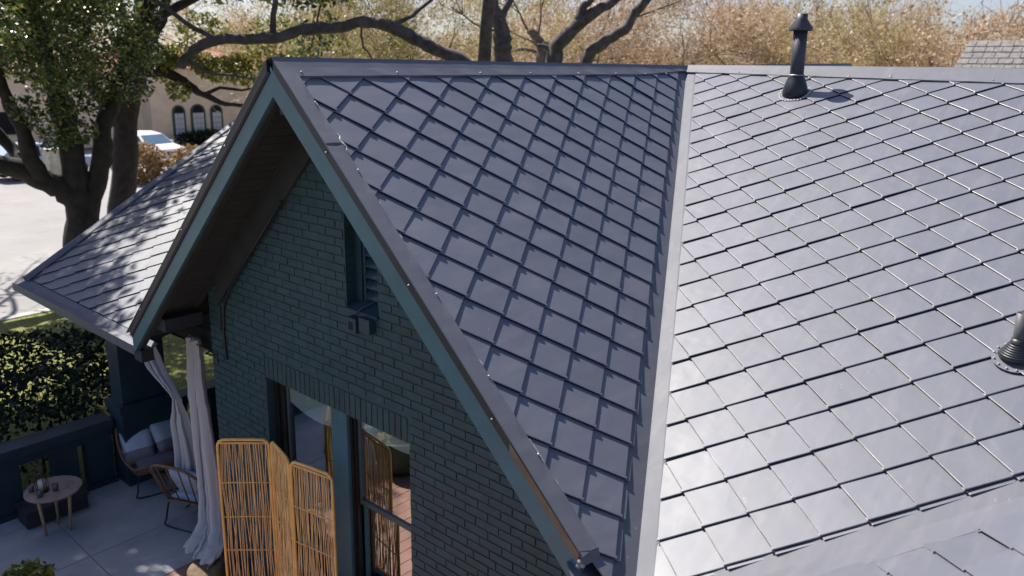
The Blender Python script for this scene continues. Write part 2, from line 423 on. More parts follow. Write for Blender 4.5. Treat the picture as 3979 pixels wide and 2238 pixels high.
rcm = cap_bend(F_M, F_MB, 0.02, 6.9, lambda u: 0.155 + 0.035 * min(u, 3.5) , 40, 'ridge_cap', 'ridge cap of the main roof', 0.03, 0.004)
F_GR2 = frame((0, 5.70, 0.0), (0, 1, .016), (-1 / L1, 0, m / L1), (m / L1, 0, 1 / L1)); F_GL2 = frame((0, 5.70, 0.0), (0, -1, -.016), (1 / L1, 0, m / L1), (-m / L1, 0, 1 / L1))
rcb = cap_bend(F_GR2, F_GL2, 0.0, 5.75, lambda u: 0.12 + .018 * u, 16, 'ridge_cap', 'ridge cap of the rear gable', 0.031, 0.004)
for sx in (-1, 1):
    mb = MB(); mb.prism([(0, 5.76, .005), (sx * .75, 5.76, .005 - .714), (sx * .75, 11.5, .095 - .714), (0, 11.5, .095)], (0, 0, -.05)); mb.build('roof_slope', M['roof'], house, label='upper strip of the rear gable roof')
nG = F_G.to_3x3() @ Vector((0, 0, 1)); nM = F_M.to_3x3() @ Vector((0, 0, 1))
for u in (0.16, 1.02, 1.95, 2.62, 3.36, 4.02, 4.6, 5.05):
    screw(F_G @ Vector((u, -0.13, 0.028)), nG, rcg)
for u in (0.75, 1.5, 2.4, 3.3, 3.9):
    screw(F_M @ Vector((u, -(0.13 + 0.03 * u), 0.03)), nM, rcm)
# cap seams on the main ridge
for u in (2.72, 0.62):
    mb = MB(); mb.grid([[tuple(F_M @ Vector((u + a, -v, 0.0335 - b))) for v, b in ((0.004, -.007), (0.02, 0), (0.1, .002), (0.15 + .033 * u, .006))] for a in (0, 0.28)])
    o = mb.build('ridge_cap_lap', M['flash'], rcm); s = o.modifiers.new('s', 'SOLIDIFY'); s.thickness = .002

# valleys: W-shaped pans, crease at the line where the slopes meet
def crease(v):                         # main-slope v -> world
    return Vector((m2 / (m * L2) * v, YJ - v / L2, -m2 * v / L2))
def valley(v0, v1, n, label):
    mb = MB(); rows = []
    for i in range(n + 1):
        v = v0 + (v1 - v0) * i / n; c = crease(v)
        ug, vg = c.y, c.x * L1
        um = c.x
        wob = .0015 * math.sin(i * 1.3)
        rows.append([tuple(F_G @ Vector((ug - 0.30, -(vg - 0.05), 0.0015))), tuple(F_G @ Vector((ug - 0.17, -(vg - .02), 0.002 + wob))), tuple(c + Vector((0, 0, .004))),
                     tuple(F_M @ Vector((um + .02, -v, 0.003))), tuple(F_M @ Vector((um + .105, -v, 0.002 + wob * .3))), tuple(F_M @ Vector((um + .13, -v, -0.0015))), tuple(F_M @ Vector((um + .20, -v, -0.0025)))])
    mb.grid(rows); return mb.build('valley_flashing', M['flash'], house, label=label)
valley(0.02, 2.11, 8, 'upper length of the valley between gable and main roof')
for o_ in [valley(2.05, 6.12, 14, 'lower length of the valley between gable and main roof')]:
    o_.matrix_basis = Matrix.Translation((0, 0, 0.0022))
# right valley, between main roof and near right wing
def crease2(x): y = 0.553 + (x - 3.474) / 1.0794; return Vector((x, y, -m2 * (YJ - y)))
mb = MB(); rows = []
for i in range(15):
    x = 2.94 + (6.9 - 2.94) * i / 14; c = crease2(x); v = (YJ - c.y) * L2
    rows.append([tuple(F_M @ Vector((c.x - .02, -(v - .34), 0.002))), tuple(F_M @ Vector((c.x, -(v - .15), 0.004 + .002 * math.sin(i)))), tuple(c + Vector((0, 0, .005))),
                 tuple(F_R @ Vector((-c.y + .16, c.x * L3, 0.005))), tuple(F_R @ Vector((-c.y + .30, c.x * L3, 0.0030)))])
mb.grid(rows); mb.build('valley_flashing', M['flash'], house, label='valley between main roof and near right wing')
# rake caps on both sides of the gable: top leaf, drip face, hem
def rake(sx, vend, label):
    F = F_G if sx > 0 else F_GL
    mb = MB(); rows = []; n = 26
    for i in range(n + 1):
        v = 0.10 + (vend - 0.10) * i / n; wv = .003 * math.sin(i * 1.7) + random.uniform(-.001, .001)
        f = lambda y, h: tuple(F @ Vector((sx * y, -v, h)))
        tw = .012 * max(0, (v - 2.6) / 1.1)
        rows.append([f(.124, .016), f(.120, .030 + wv), f(.06, .034), f(-.010 - tw * .3, .036), f(-.013 - tw * .5, .031)])
    mb.grid(rows); o = mb.build('rake_flashing', M['flash'], house, label=label); s = o.modifiers.new('s', 'SOLIDIFY'); s.thickness = .0025; s.offset = 0
    return o
rkr = rake(1, 3.73, 'flashing along the right rake'); rkl = rake(-1, 3.80, 'flashing along the left rake')
for v in (0.42, 1.02, 2.02, 2.62, 3.15): screw(F_G @ Vector((.112, -v, .034)), nG, rkr)
for v in (0.83, 1.9, 2.85): screw(F_G @ Vector((-.016, -v, .004)), Vector((0, -1, 0)), rkr)
for v in (0.9, 2.0, 3.3): screw(F_GL @ Vector((.016, -v, .004)), Vector((0, -1, 0)), rkl)
# lap joint with torn sealant on the right rake
mb = MB(); mb.grid([[tuple(F_G @ Vector((y, -v, h))) for y, h in ((-.012, .037), (.06, .0375), (.126, .034))] for v in (0.78, 0.80)]); mb.build('flashing_lap', M['black'], rkr)
mb = MB(); mb.tube([F_G @ Vector((.128 + .01 * math.sin(i * 2), -(0.70 + .03 * i), .03)) for i in range(6)], [.004, .008, .006, .01, .007, .003], 6); mb.build('sealant_bead', M['sealant'], rkr)
for v, l in ((0.40, .05), (1.28, .03), (1.55, .04), (2.5, .05), (3.05, .16), (3.3, .06)):
    mb = MB(); mb.tube([F_G @ Vector((.127, -(v + l * i / 3), .024)) for i in range(4)], [.002, .004, .005, .002], 5); mb.build('sealant_bead', M['sealant'], rkr)
# rake mouldings and barge boards
def along_rake(sx, t0, t1, y0, y1, x1, name, mat, label=None, x0=0.0):
    mb = MB(); P = lambda x, t, y: (sx * x, y, -m * x - t)
    mb.hexa([P(x0, t0, y0), P(x1, t0, y0), P(x1, t0, y1), P(x0, t0, y1), P(x0, t1, y0), P(x1, t1, y0), P(x1, t1, y1), P(x0, t1, y1)])
    return mb.build(name, mat, house, label=label)
along_rake(1, -.042, .034, -.012, .010, 2.705, 'drip_edge', M['drip'], 'dark drip edge of the right rake', x0=.04); along_rake(-1, -.042, .034, -.012, .010, 2.69, 'drip_edge', M['drip'], 'dark drip edge of the left rake', x0=.04)
along_rake(-1, .0345, .041, -.020, .008, 2.69, 'drip_hem', M['flash'], 'bright hem of the left drip edge', x0=.04)
along_rake(1, .0345, .064, -.010, .03, 2.69, 'rake_moulding', M['teal'], 'moulding under the right rake', x0=.0); along_rake(-1, .0415, .070, .006, .03, 2.66, 'rake_moulding', M['soffit'], 'moulding under the left rake, painted dark as its shadow gap', x0=.0)  # left strip painted dark to stand for the shadow gap above the board
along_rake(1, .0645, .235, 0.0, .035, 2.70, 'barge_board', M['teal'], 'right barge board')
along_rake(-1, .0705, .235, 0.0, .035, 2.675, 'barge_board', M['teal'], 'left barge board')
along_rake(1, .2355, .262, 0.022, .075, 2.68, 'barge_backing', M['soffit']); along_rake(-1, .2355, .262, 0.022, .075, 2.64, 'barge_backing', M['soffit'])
along_rake(1, -.030, .032, -.0165, -.0125, 2.70, 'bare_edge_strip', M['bare'], 'unpainted tan edge near the foot of the right rake', x0=2.2)
# bent hem at the foot of the right rake
mb = MB(); mb.grid([[(2.70, -.02, -2.52), (2.72, .05, -2.54), (2.73, .12, -2.55)], [(2.73, -.02, -2.60), (2.745, .05, -2.60), (2.75, .11, -2.60)]]); o = mb.build('rake_end_fold', M['flash'], rkr); o.modifiers.new('s', 'SOLIDIFY').thickness = .003
for P in ((2.71, -.02, -2.58), (2.725, -.015, -2.60), (2.70, -.02, -2.61)): screw(Vector(P), Vector((.3, -1, 0)), rkr, .010)
# eave pan below the valley foot
mb = MB(); mb.grid([[(2.62, -.02, -2.62), (2.70, .25, -2.70), (2.80, .5, -2.74)], [(2.80, -.12, -2.76), (2.90, .12, -2.79), (3.0, .36, -2.78)], [(2.90, -.9, -2.86), (3.02, -.5, -2.86), (3.12, -.1, -2.86)]]); o = mb.build('eave_pan', M['flash'], house, label='bent pan where the valley meets the eave'); o.modifiers.new('s', 'SOLIDIFY').thickness = .003

# --- soffit boards, frieze, beam ---------------------------------------------------------
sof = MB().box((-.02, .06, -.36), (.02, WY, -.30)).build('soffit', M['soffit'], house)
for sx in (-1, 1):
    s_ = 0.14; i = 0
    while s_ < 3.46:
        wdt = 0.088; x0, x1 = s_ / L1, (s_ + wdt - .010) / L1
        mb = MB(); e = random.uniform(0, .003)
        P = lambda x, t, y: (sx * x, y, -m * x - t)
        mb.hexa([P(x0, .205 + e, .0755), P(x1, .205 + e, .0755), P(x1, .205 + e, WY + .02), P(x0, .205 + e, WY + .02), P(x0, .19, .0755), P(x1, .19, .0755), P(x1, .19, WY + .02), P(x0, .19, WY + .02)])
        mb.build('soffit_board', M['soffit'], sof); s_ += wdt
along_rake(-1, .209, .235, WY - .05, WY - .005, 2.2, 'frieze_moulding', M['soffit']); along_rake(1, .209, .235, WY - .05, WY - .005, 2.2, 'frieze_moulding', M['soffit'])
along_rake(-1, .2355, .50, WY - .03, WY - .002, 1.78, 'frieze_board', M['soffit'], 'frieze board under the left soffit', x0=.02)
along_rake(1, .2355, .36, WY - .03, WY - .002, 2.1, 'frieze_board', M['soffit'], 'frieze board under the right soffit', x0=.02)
mb = MB(); mb.box((-2.62, .076, -2.46), (-2.12, .44, -2.34)); mb.build('eave_return', M['soffit'], house, label='boxed eave return at the foot of the left rake')
mb = MB(); mb.box((-6.2, .64, -2.86), (-2.06, .78, -2.66)); mb.build('porch_beam', M['soffit'], house)
# cable along the frieze
mb = MB(); mb.tube([(-.6, .40, -1.08), (-1.2, .41, -1.66), (-1.52, .42, -1.97), (-1.66, .43, -2.14), (-1.71, .44, -2.26), (-1.735, .44, -2.48), (-1.71, .44, -2.72)], .011, 7); mb.build('cable', M['black'], house, True, 'black cable hanging down the wall from the frieze')
mb = MB(); mb.tube([(-1.79, .445, -2.2), (-1.80, .445, -2.45)], .02, 6); mb.build('conduit', M['soffit'], house)

# --- brick wall with openings --------------------------------------------------------------
wall = None
WX0, WX1, WZT, WZB = -1.075, 0.822, -2.72, -4.36
VX0, VX1, VZT, VZB = 0.135, 0.508, -0.82, -1.815
mb = MB()
ys, yb = WY + .0075, WY + .20
def wallbox(x0, x1, z0, z1):
    p = [(x0, z0), (x1, z0), (x1, z1), (x0, z1)]
    p = clip(clip(p, m, 1, -.215), -m, 1, -.215)
    if len(p) > 2: mb.prism([(q[0], ys, q[1]) for q in p], (0, yb - ys, 0))
WL, WR = -2.0, 2.95
wallbox(WL, WX0, WZB, WZT); wallbox(WX1, WR, WZB, WZT); wallbox(WL, WR, ZG, WZB); wallbox(WL, WR, WZT, VZB); wallbox(WL, VX0, VZB, -.2)
wallbox(VX1, 2.3, VZB, -.2); wallbox(VX0, VX1, VZT, -.2)
mb.box((WL, yb, ZG), (WL + .2, 4.2, -2.4))
wall = mb.build('brick_wall', M['mortar'], house, label='painted brick gable wall')
cands = []
CH, BL, MJ = 0.0672, 0.213, 0.0075
def brick_ok(x0, x1, z0, z1):
    for (a, b, c, d) in ((WX0, WX1, WZB, WZT), (VX0, VX1, VZB, VZT)):
        if x1 > a + .001 and x0 < b - .001 and z1 > c + .001 and z0 < d - .001: return False
    return True
rows = int((4.95 - .28) / CH)
def add_brick(x0, x1, z0, z1, face='f'):
    if x1 - x0 < .03: return
    cands.append((x0, x1, z0, z1, face))
for r in range(rows):
    z1 = -.28 - r * CH; z0 = z1 - CH + MJ
    half = (-z1 - .2) / m
    xa, xb = max(WL, -half), min(WR - .05, half)
    x = WL - (BL / 2 if r % 2 else 0) + random.uniform(-.012, .012)
    while x < xb:
        segs = [(max(x, xa), min(x + BL - MJ, xb))]
        if z0 < SOLD1 if (SOLD1 := WZT + .205) and z1 > WZT - .0 else False:   # soldier course zone
            segs2 = []
            for a, b in segs:
                if b <= WX0 or a >= WX1: segs2.append((a, b))
                else:
                    if a < WX0: segs2.append((a, WX0 - MJ))
                    if b > WX1: segs2.append((WX1 + MJ, b))
            segs = segs2
        for (oa, ob, oc, od) in ((WX0, WX1, WZB, WZT), (VX0, VX1, VZB, VZT)):
            if z1 > oc + .01 and z0 < od - .01:
                s3 = []
                for a, b in segs:
                    if b <= oa or a >= ob: s3.append((a, b))
                    else:
                        if a < oa: s3.append((a, oa))
                        if b > ob: s3.append((ob, b))
                segs = s3
        for a, b in segs: add_brick(a, b, z0, z1)
        x += BL + random.uniform(-.006, .006)
x = WX0
while x < WX1 - .03:                     # soldier course over the windows
    add_brick(x, min(x + CH - MJ, WX1), WZT, WZT + .198, 's'); x += CH
def brick_mesh(x0, x1, z0, z1):
    j = lambda a=.0022: random.uniform(-a, a)
    yf = WY + random.uniform(-.0015, .002); b = .0028
    o_ = [(x0 + j(), ys + .004, z0 + j()), (x1 + j(), ys + .004, z0 + j()), (x1 + j(), ys + .004, z1 + j()), (x0 + j(), ys + .004, z1 + j())]
    f_ = [(x0 + b + j(), yf + j(.001), z0 + b + j()), (x1 - b + j(), yf + j(.001), z0 + b + j()), (x1 - b + j(), yf + j(.001), z1 - b + j()), (x0 + b + j(), yf + j(.001), z1 - b + j())]
    return MB().add(o_ + f_, [(4, 5, 6, 7), (0, 1, 5, 4), (1, 2, 6, 5), (2, 3, 7, 6), (3, 0, 4, 7)])
def brick_size(c):
    x0, x1, z0, z1, f = c; P = Vector(((x0 + x1) / 2, WY, (z0 + z1) / 2)); d = P - CAM; q = CAM + d * (-CAM.y / d.y)
    a, b, z = px(P)
    if q.z > -m * abs(q.x) - .24 or not (-5 < a < 1030 and -5 < b < 582): return 0
    if q.x < -2.1 and 0: return 0
    return (x1 - x0) * (z1 - z0) / z ** 2
cands.sort(key=lambda c: -brick_size(c))
rb = MB()
for i, c in enumerate(cands):
    mbk = brick_mesh(*c[:4])
    if i < 300 and brick_size(c) > 0: mbk.build('brick', M['brick'], wall)
    else: rb.add(mbk.v, mbk.f)
# reveals of the openings and the porch side of the wall, in brick too
for (xx, za, zb) in ((WX0, WZB, WZT), (VX0, VZB, -.75)):
    z = zb
    while z > za:
        rb.box((xx - .004, WY + .001, max(z - CH + MJ, za)), (xx + .004, WY + .14, z)); z -= CH
z = -2.5; r = 0
while z > ZG:
    y = WY + (.1 if r % 2 else 0)
    while y < 4.0:
        rb.box((WL - .010, y + .006, z - CH + MJ), (WL + .02, y + BL - .006, z)); y += BL
    z -= CH; r += 1
rb.build('brick_remainder', M['brick'], wall, kind='stuff', label='smaller and hidden bricks of the wall')

# --- attic vent, boxes ----------------------------------------------------------------------
vent = MB().box((VX0 - .02, WY + .16, VZB - .1), (VX1 + .02, WY + .18, -.7)).build('attic_vent', M['dark'], house, label='tall louvred attic vent under the gable peak')
MB().box((VX0 + .001, WY + .095, VZB), (VX0 + .075, WY + .13, -.75)).build('vent_frame', M['louver'], vent)
MB().box((VX0 + .085, WY + .105, VZB), (VX0 + .11, WY + .14, -.75)).build('vent_stop', M['louver'], vent)
MB().hexa([(VX0 + .001, WY - .012, VZB - .03), (VX1 - .001, WY - .012, VZB - .03), (VX1 - .001, WY + .16, VZB - .03), (VX0 + .001, WY + .16, VZB - .03),
           (VX0 + .001, WY - .012, VZB + .0), (VX1 - .001, WY - .012, VZB + .0), (VX1 - .001, WY + .16, VZB + .075), (VX0 + .001, WY + .16, VZB + .075)]).build('vent_sill', M['louver'], vent)
z = VZB + .12
while z < -.8:
    mb = MB(); P = []
    for i in range(5):
        a = i / 4; P.append([(VX0 + .112, WY + .085 + .07 * a, z - .045 + .075 * a + .012 * math.sin(a * math.pi)), (VX1 - .002, WY + .085 + .07 * a, z - .045 + .075 * a + .012 * math.sin(a * math.pi))])
    mb.grid(P); o = mb.build('louver', M['louver'], vent, True); o.modifiers.new('s', 'SOLIDIFY').thickness = .008
    z += .084
for (a, b, z1, z0, lab) in ((.205, .315, -1.862, -1.975, 'open junction box with dark knockout'), (.355, .475, -1.835, -1.945, 'closed junction box')):
    jb = MB().box((a, WY - .06, z0), (b, WY + .002, z1)).build('junction_box', M['louver'], house, label=lab)
    if a < .3: MB().box((a + .025, WY - .0625, z0 + .02), (a + .075, WY - .0605, z1 - .03)).build('knockout', M['dark'], jb)
mb = MB(); mb.tube([(.27, WY - .03, -1.86), (.275, WY - .03, -1.835), (.31, WY + .01, -1.79), (.34, WY + .05, -1.765), (.36, WY + .09, -1.745), (.385, WY + .11, -1.745)], .007, 7); mb.build('cable', M['louver'], house, True, 'painted cable from vent sill to junction box')

# --- windows -----------------------------------------------------------------------------
MB().box((-.19, WY + .045, WZB), (.018, WY + .165, WZT)).build('window_mullion', M['teal'], house)
MB().box((WX0 - .03, WY - .03, WZB - .05), (WX1 + .03, WY + .15, WZB)).build('window_sill', M['teal'], house)
def window(x0, x1, jl, label):
    wn = MB().box((x0, WY + .10, WZT - .012), (x1, WY + .16, WZT)).build('window', M['teal'], house, label=label)
    fr = MB(); fr.box((x0, WY + .075, WZB), (x0 + jl * .45, WY + .10, WZT - .012)); fr.box((x0 + jl * .45, WY + .10, WZB), (x0 + jl, WY + .115, WZT - .012)); fr.box((x1 - .02, WY + .10, WZB), (x1, WY + .13, WZT - .012))
    fr.build('window_frame', M['black'], wn)
    zm = -3.555
    for nm, za, zb, yy in (('upper_sash', zm - .005, WZT - .02, WY + .118), ('lower_sash', WZB + .01, zm + .03, WY + .152)):
        s_ = MB(); xl, xr = x0 + jl + .001, x1 - .021; t = .032
        s_.box((xl, yy, za), (xl + t, yy + .032, zb)); s_.box((xr - t, yy, za), (xr, yy + .032, zb)); s_.box((xl + t, yy, za), (xr - t, yy + .032, za + .045)); s_.box((xl + t, yy, zb - t), (xr - t, yy + .032, zb))
        s_.build(nm, M['sash'] if nm[0] == 'u' else M['teal'], wn)
        MB().add([(xl + t, yy + .016, za + .045), (xr - t, yy + .016, za + .045), (xr - t, yy + .016, zb - t), (xl + t, yy + .016, zb - t)], [(0, 1, 2, 3)]).build('pane', M['glass'], wn)
    sh_ = MB(); n_ = 10; hgt = .25 if x0 < -.5 else .15
    P_ = []
    for k in range(n_ + 1):
        a = k / n_; P_.append([(x0 + jl + .034 + (x1 - x0 - jl - .09) * a, WY + .1375, WZT - .05 - hgt * (.72 + .28 * math.sin(a * 2.6))), (x0 + jl + .034 + (x1 - x0 - jl - .09) * a, WY + .1375, WZT - .053)])
    sh_.grid(P_); sh_.build('painted_reflection', M['reflection'], wn)  # added pale sheet, shaped like the curved reflection in the glass
    return wn
window(WX0 + .003, -.19, .12, 'left sash window behind the rattan screen'); window(.018, WX1, .045, 'right sash window mirroring the red deck')
MB().box((WX0 - .1, 1.15, ZP), (WX1 + .1, 1.2, -2.5)).build('room_backing', M['dark'], house)

# --- vent pipes on the roof ----------------------------------------------------------------
def main_pt(x, y, h=0): return Vector((x, y, -m2 * (YJ - y))) + nM * h
P1 = main_pt(1.565, 5.21, .02)
vp = MB().lathe([(.07, 0), (.07, .64)], P1, 24).build('vent_pipe', M['pipe'], house, True, 'tall capped vent pipe near the main ridge')
MB().lathe([(.117, .622), (.119, .650), (.058, .735), (.056, .79), (.050, .79), (.045, .70)], P1, 28, cap0=False).build('pipe_cap', M['pipe'], vp, True)
MB().lathe([(.125, -.05), (.128, .0), (.118, .06), (.098, .12), (.080, .16), (.0785, .175)], P1, 28).build('pipe_boot', M['rubber'], vp, True)
MB().lathe([(.0785, .172), (.0815, .176), (.0785, .184)], P1, 24).build('pipe_clamp', M['zinc'], vp, True)
mb = MB()
for i in range(32):
    t = 2 * math.pi * i / 32; r = .15 + random.uniform(-.008, .012); q = main_pt(P1.x + r * math.cos(t), P1.y + r * math.sin(t) * .93, .016)
    mb.lathe([(.014, 0), (.011, .006), (.003, .009)], q, 6, nM)
mb.build('sealant_bead', M['sealant'], vp, True)
MB().lathe([(.165, 0), (.165, .003), (.10, .007)], main_pt(P1.x, P1.y, .014), 28, nM).build('pipe_flange', M['flash'], vp)
P2 = main_pt(4.215, 2.345, .02)
vp2 = MB().lathe([(.037, 0), (.037, .275), (.031, .275), (.031, .2)], P2, 22, cap1=True).build('vent_pipe', M['pvc'], house, True, 'short open vent pipe at the right edge of the picture')
prof = []
for i in range(7): prof += [(.090 - .008 * i, .016 + .012 * i), (.094 - .008 * i, .021 + .012 * i), (.090 - .008 * i, .026 + .012 * i)]
MB().lathe([(.098, .0), (.100, .011)] + prof + [(.039, .118)], P2 + nM * .0, 30, (nM + Vector((0, 0, 2.2))).normalized()).build('pipe_boot', M['rubber'], vp2, True)
fl2 = MB().add([tuple(main_pt(P2.x + r * math.cos(t), P2.y + r * math.sin(t) * .9, .0245)) for r in (.132,) for t in [2 * math.pi * i / 24 for i in range(24)]], [tuple(range(24))]); fl2.build('pipe_flange', M['flash'], vp2)
for i in range(14):
    t = 2 * math.pi * i / 14; screw(main_pt(P2.x +   .117 * math.cos(t), P2.y + .117 * .9 * math.sin(t), .0255), nM, vp2, .006)

# --- porch side: eave gutter, verge, pier, parapet ------------------------------------------
mb = MB(); rows = []
for i in range(13):
    x = -6.28 + (3.60) * i / 12; y = .15 + .005 * i / 12; z = -2.80
    rows.append([(x, y + .09, z + .05), (x, y + .02, z + .012), (x, y - .05, z + .000), (x, y - .085, z + .035), (x, y - .088, z - .06), (x, y - .02, z - .10), (x, y + .05, z - .10)])
mb.grid(rows); o = mb.build('gutter', M['flash'], house, label='metal gutter along the left eave'); o.modifiers.new('s', 'SOLIDIFY').thickness = .003
MB().box((-2.72, .02, -2.86), (-2.56, .14, -2.74)).build('gutter_end', M['drip'], house)
mb = MB(); rows = []
for i in range(17):
    v = 6.16 - i * .38; u = -6.24 - (6.215 - v) * .211
    f = lambda du, h: tuple(F_M @ Vector((u + du, -v, h)))
    rows.append([f(.10, .024), f(.085, .040), f(.02, .062), f(-.03, .055), f(-.045, .02), f(-.045, -.10)])
mb.grid(rows); o = mb.build('verge_cap', M['flash'], house, label='rolled cap along the left edge of the low roof'); o.modifiers.new('s', 'SOLIDIFY').thickness = .003
MB().box((-4.46, .42, ZP), (-4.16, .95, -2.77)).build('porch_pier', M['porch'], house, label='square porch pier')
MB().box((-4.52, .36, -4.02), (-4.10, 1.0, -3.92)).build('pier_ledge', M['porch'], house)
MB().box((-4.49, .39, ZP), (-4.13, .98, -4.021)).build('pier_base', M['porch'], house)
MB().box((-4.46, 3.6, ZP), (-4.16, 4.1, -2.77)).build('porch_pier', M['porch'], house, label='rear porch pier')
par = MB().box((-4.62, -3.6, -4.24), (-4.34, .36, -4.13)).build('porch_parapet', M['porch'], house, label='low teal parapet with wide balusters')
MB().box((-4.56, -3.6, -4.36), (-4.40, .36, -4.241)).build('parapet_rail', M['porch'], par)
for y0, y1 in ((.06, .35), (-.30, -.04), (-.95, -.64), (-1.40, -1.1), (-1.9, -1.6), (-2.5, -2.1), (-3.2, -2.8)):
    MB().box((-4.57, y0, ZP), (-4.40, y1, -4.361)).build('baluster', M['porch'], par)
MB().box((-4.60, -3.6, ZP), (-4.37, .36, ZP + .06)).build('parapet_foot', M['porch'], par)
par2 = MB().box((-4.60, 1.0, -4.24), (-4.36, 3.6, -4.13)).build('porch_parapet', M['porch'], house, label='parapet between the porch piers')
for i in range(5): MB().box((-4.55, 1.1 + .52 * i, ZP), (-4.41, 1.3 + .52 * i, -4.241)).build('baluster', M['porch'], par2)
MB().box((-6.1, .785, -2.86), (-2.05, 4.2, -2.83)).build('porch_ceiling', M['soffit'], house)
MB().box((-6.2, 4.2, ZG), (6.5, 4.4, -2.5)).build('rear_wall', M['mortar'], house)

# near right wing: the rest of its body, outside the frame
zr = CR + mR * 6.9
MB().prism([(6.92, -2.6, zr), (10.7, -2.6, zr - mR * 3.78), (10.7, 5.2, zr - mR * 3.78), (6.92, 5.2, zr)], (0, 0, -.05)).build('roof_slope', M['roof'], house, label='right slope of the near right wing')
MB().box((3.3, -2.3, ZG), (10.3, 4.2, -3.0)).build('wing_wall', M['brick'], house, label='body of the near right wing')
MB().prism([(3.3, -2.3, -2.99), (10.3, -2.3, -2.99), (6.9, -2.3, zr - .12)], (0, .2, 0)).build('wing_gable', M['brick'], house)
MB().box((6.4, 4.4, ZG), (8.3, 11, -2.9)).build('rear_wall', M['brick'], house)

# ------------------------------------------------------------------ ground
def ground_mat(name, a, b_, c, s1=0.5, s2=9, rough=0.9, bump=0.4):
    b = NB(name); p_ = b.pos(); f = b.noise(p_, s1, 6, 0.6); g = b.noise(p_, s2, 4)
    col = b.mix(b.ramp(g, [(0.4, (0, 0, 0)), (0.65, (1, 1, 1))]), b.ramp(f, [(0.35, a), (0.65, b_)]), c)
    b.set(Base_Color=col, Roughness=rough); b.bump(g, bump, 0.02); return b.m
M['earth'] = ground_mat('dry_earth', (0.16, 0.13, 0.08), (0.22, 0.18, 0.11), (0.12, 0.11, 0.05))
M['lawn'] = ground_mat('lawn_soil', (0.12, 0.14, 0.025), (0.25, 0.24, 0.06), (0.17, 0.18, 0.04), 0.8, 14)
M['road'] = ground_mat('pale_concrete', (0.20, 0.193, 0.185), (0.28, 0.268, 0.255), (0.24, 0.23, 0.22), 0.4, 5, 0.85, 0.1)
M['patio'] = ground_mat('patio_concrete', (0.27, 0.28, 0.29), (0.46, 0.46, 0.46), (0.36, 0.36, 0.355), 1.3, 5, 0.75, 0.15)
M['kerb'] = painted('kerb_concrete', (0.4, 0.39, 0.36), 0.85)
g = MB().add([(-600, -600, ZG - .03), (600, -600, ZG - .03), (600, 600, ZG - .03), (-600, 600, ZG - .03)], [(0, 1, 2, 3)]).build('ground', M['earth']); structure(g)
g = MB().box((-13.2, -12, ZG - .05), (-4.62, 30, ZG)).build('lawn', M['lawn']); structure(g)
g = MB().add([(-37, -60, ZG - .022), (-13.2, -60, ZG - .022), (-13.2, 60, ZG - .022), (-37, 60, ZG - .022)], [(0, 1, 2, 3)]).build('road', M['road']); structure(g)
g = MB().add([(-46, 14.5, ZG - .015), (-37, 13.5, ZG - .015), (-37, 20.5, ZG - .015), (-46, 20.5, ZG - .015)], [(0, 1, 2, 3)]).build('driveway', M['road']); structure(g)
g = MB().box((-13.45, -60, ZG - .05), (-13.205, 60, ZG + .02)).build('kerb', M['kerb']); structure(g)
mb = MB()
pat = MB().box((-4.60, -4.0, ZG), (-2.195, 4.2, ZP - .03)).build('patio', M['kerb']); structure(pat)
xs = [-4.60, -4.12, -3.05, -2.195]; ysl = [-4.0, -2.2, -.485, 1.4, 4.2]
for i in range(3):
    for j in range(4):
        MB().box((xs[i] + .004, ysl[j] + .004, ZP - .03), (xs[i + 1] - .004, ysl[j + 1] - .004, ZP)).build('slab', M['patio'], pat)
M['plank'] = painted('red_deck_stain', (0.31, 0.165, 0.125), 0.55, 0.25, 3, 0.3, 50)
dk = MB().box((-2.185, -3.0, ZG), (3.4, .43, ZP - .03)).build('deck', M['dark']); structure(dk)
x = -2.185
while x < 3.3:
    MB().box((x, -3.0, ZP - .0295), (x + .138, .43, ZP + random.uniform(-.002, .002))).build('plank', M['plank'], dk); x += .145
g = MB().box((-2.185, -14, ZG), (6, -3.005, ZG + .1)).build('terrace', M['earth']); structure(g)

# ------------------------------------------------------------------ foliage helpers
def cards(P, size, tilt=None, asp=0.55):
    """random small leaf quads round the points P (N,3)"""
    N = len(P); n = RNG.normal(size=(N, 3)); n[:, 2] += 0.5; n /= np.linalg.norm(n, axis=1)[:, None]
    a = np.cross(n, RNG.normal(size=(N, 3))); a /= np.linalg.norm(a, axis=1)[:, None]; b = np.cross(n, a)
    s = (size * RNG.uniform(.55, 1.35, N))[:, None] if np.isscalar(size) else size[:, None]
    q = np.stack([P - a * s, P - b * s * asp, P + a * s, P + b * s * asp], 1).reshape(-1, 3)
    return q, np.arange(4 * N, dtype=np.int32)
def twigs(P, D, length, width):
    N = len(P); D = D / np.linalg.norm(D, axis=1)[:, None]
    s = np.cross(D, RNG.normal(size=(N, 3))); s /= np.linalg.norm(s, axis=1)[:, None]
    l = (length * RNG.uniform(.5, 1.4, N))[:, None]; w_ = (width * RNG.uniform(.6, 1.3, N))[:, None]
    q = np.stack([P - s * w_, P + s * w_, P + D * l + s * w_ * .4, P + D * l - s * w_ * .4], 1).reshape(-1, 3)
    return q, np.arange(4 * N, dtype=np.int32)
def quads(name, q, mat, parent=None, kind=None):
    n = len(q) // 4; me = bpy.data.meshes.new(name)
    me.vertices.add(4 * n); me.vertices.foreach_set('co', np.ascontiguousarray(q, dtype=np.float32).ravel())
    me.loops.add(4 * n); me.loops.foreach_set('vertex_index', np.arange(4 * n, dtype=np.int32))
    me.polygons.add(n); me.polygons.foreach_set('loop_start', np.arange(0, 4 * n, 4, dtype=np.int32))
    me.update(calc_edges=True); me.validate(); me.materials.append(mat)
    return link(name, me, parent, None, kind)
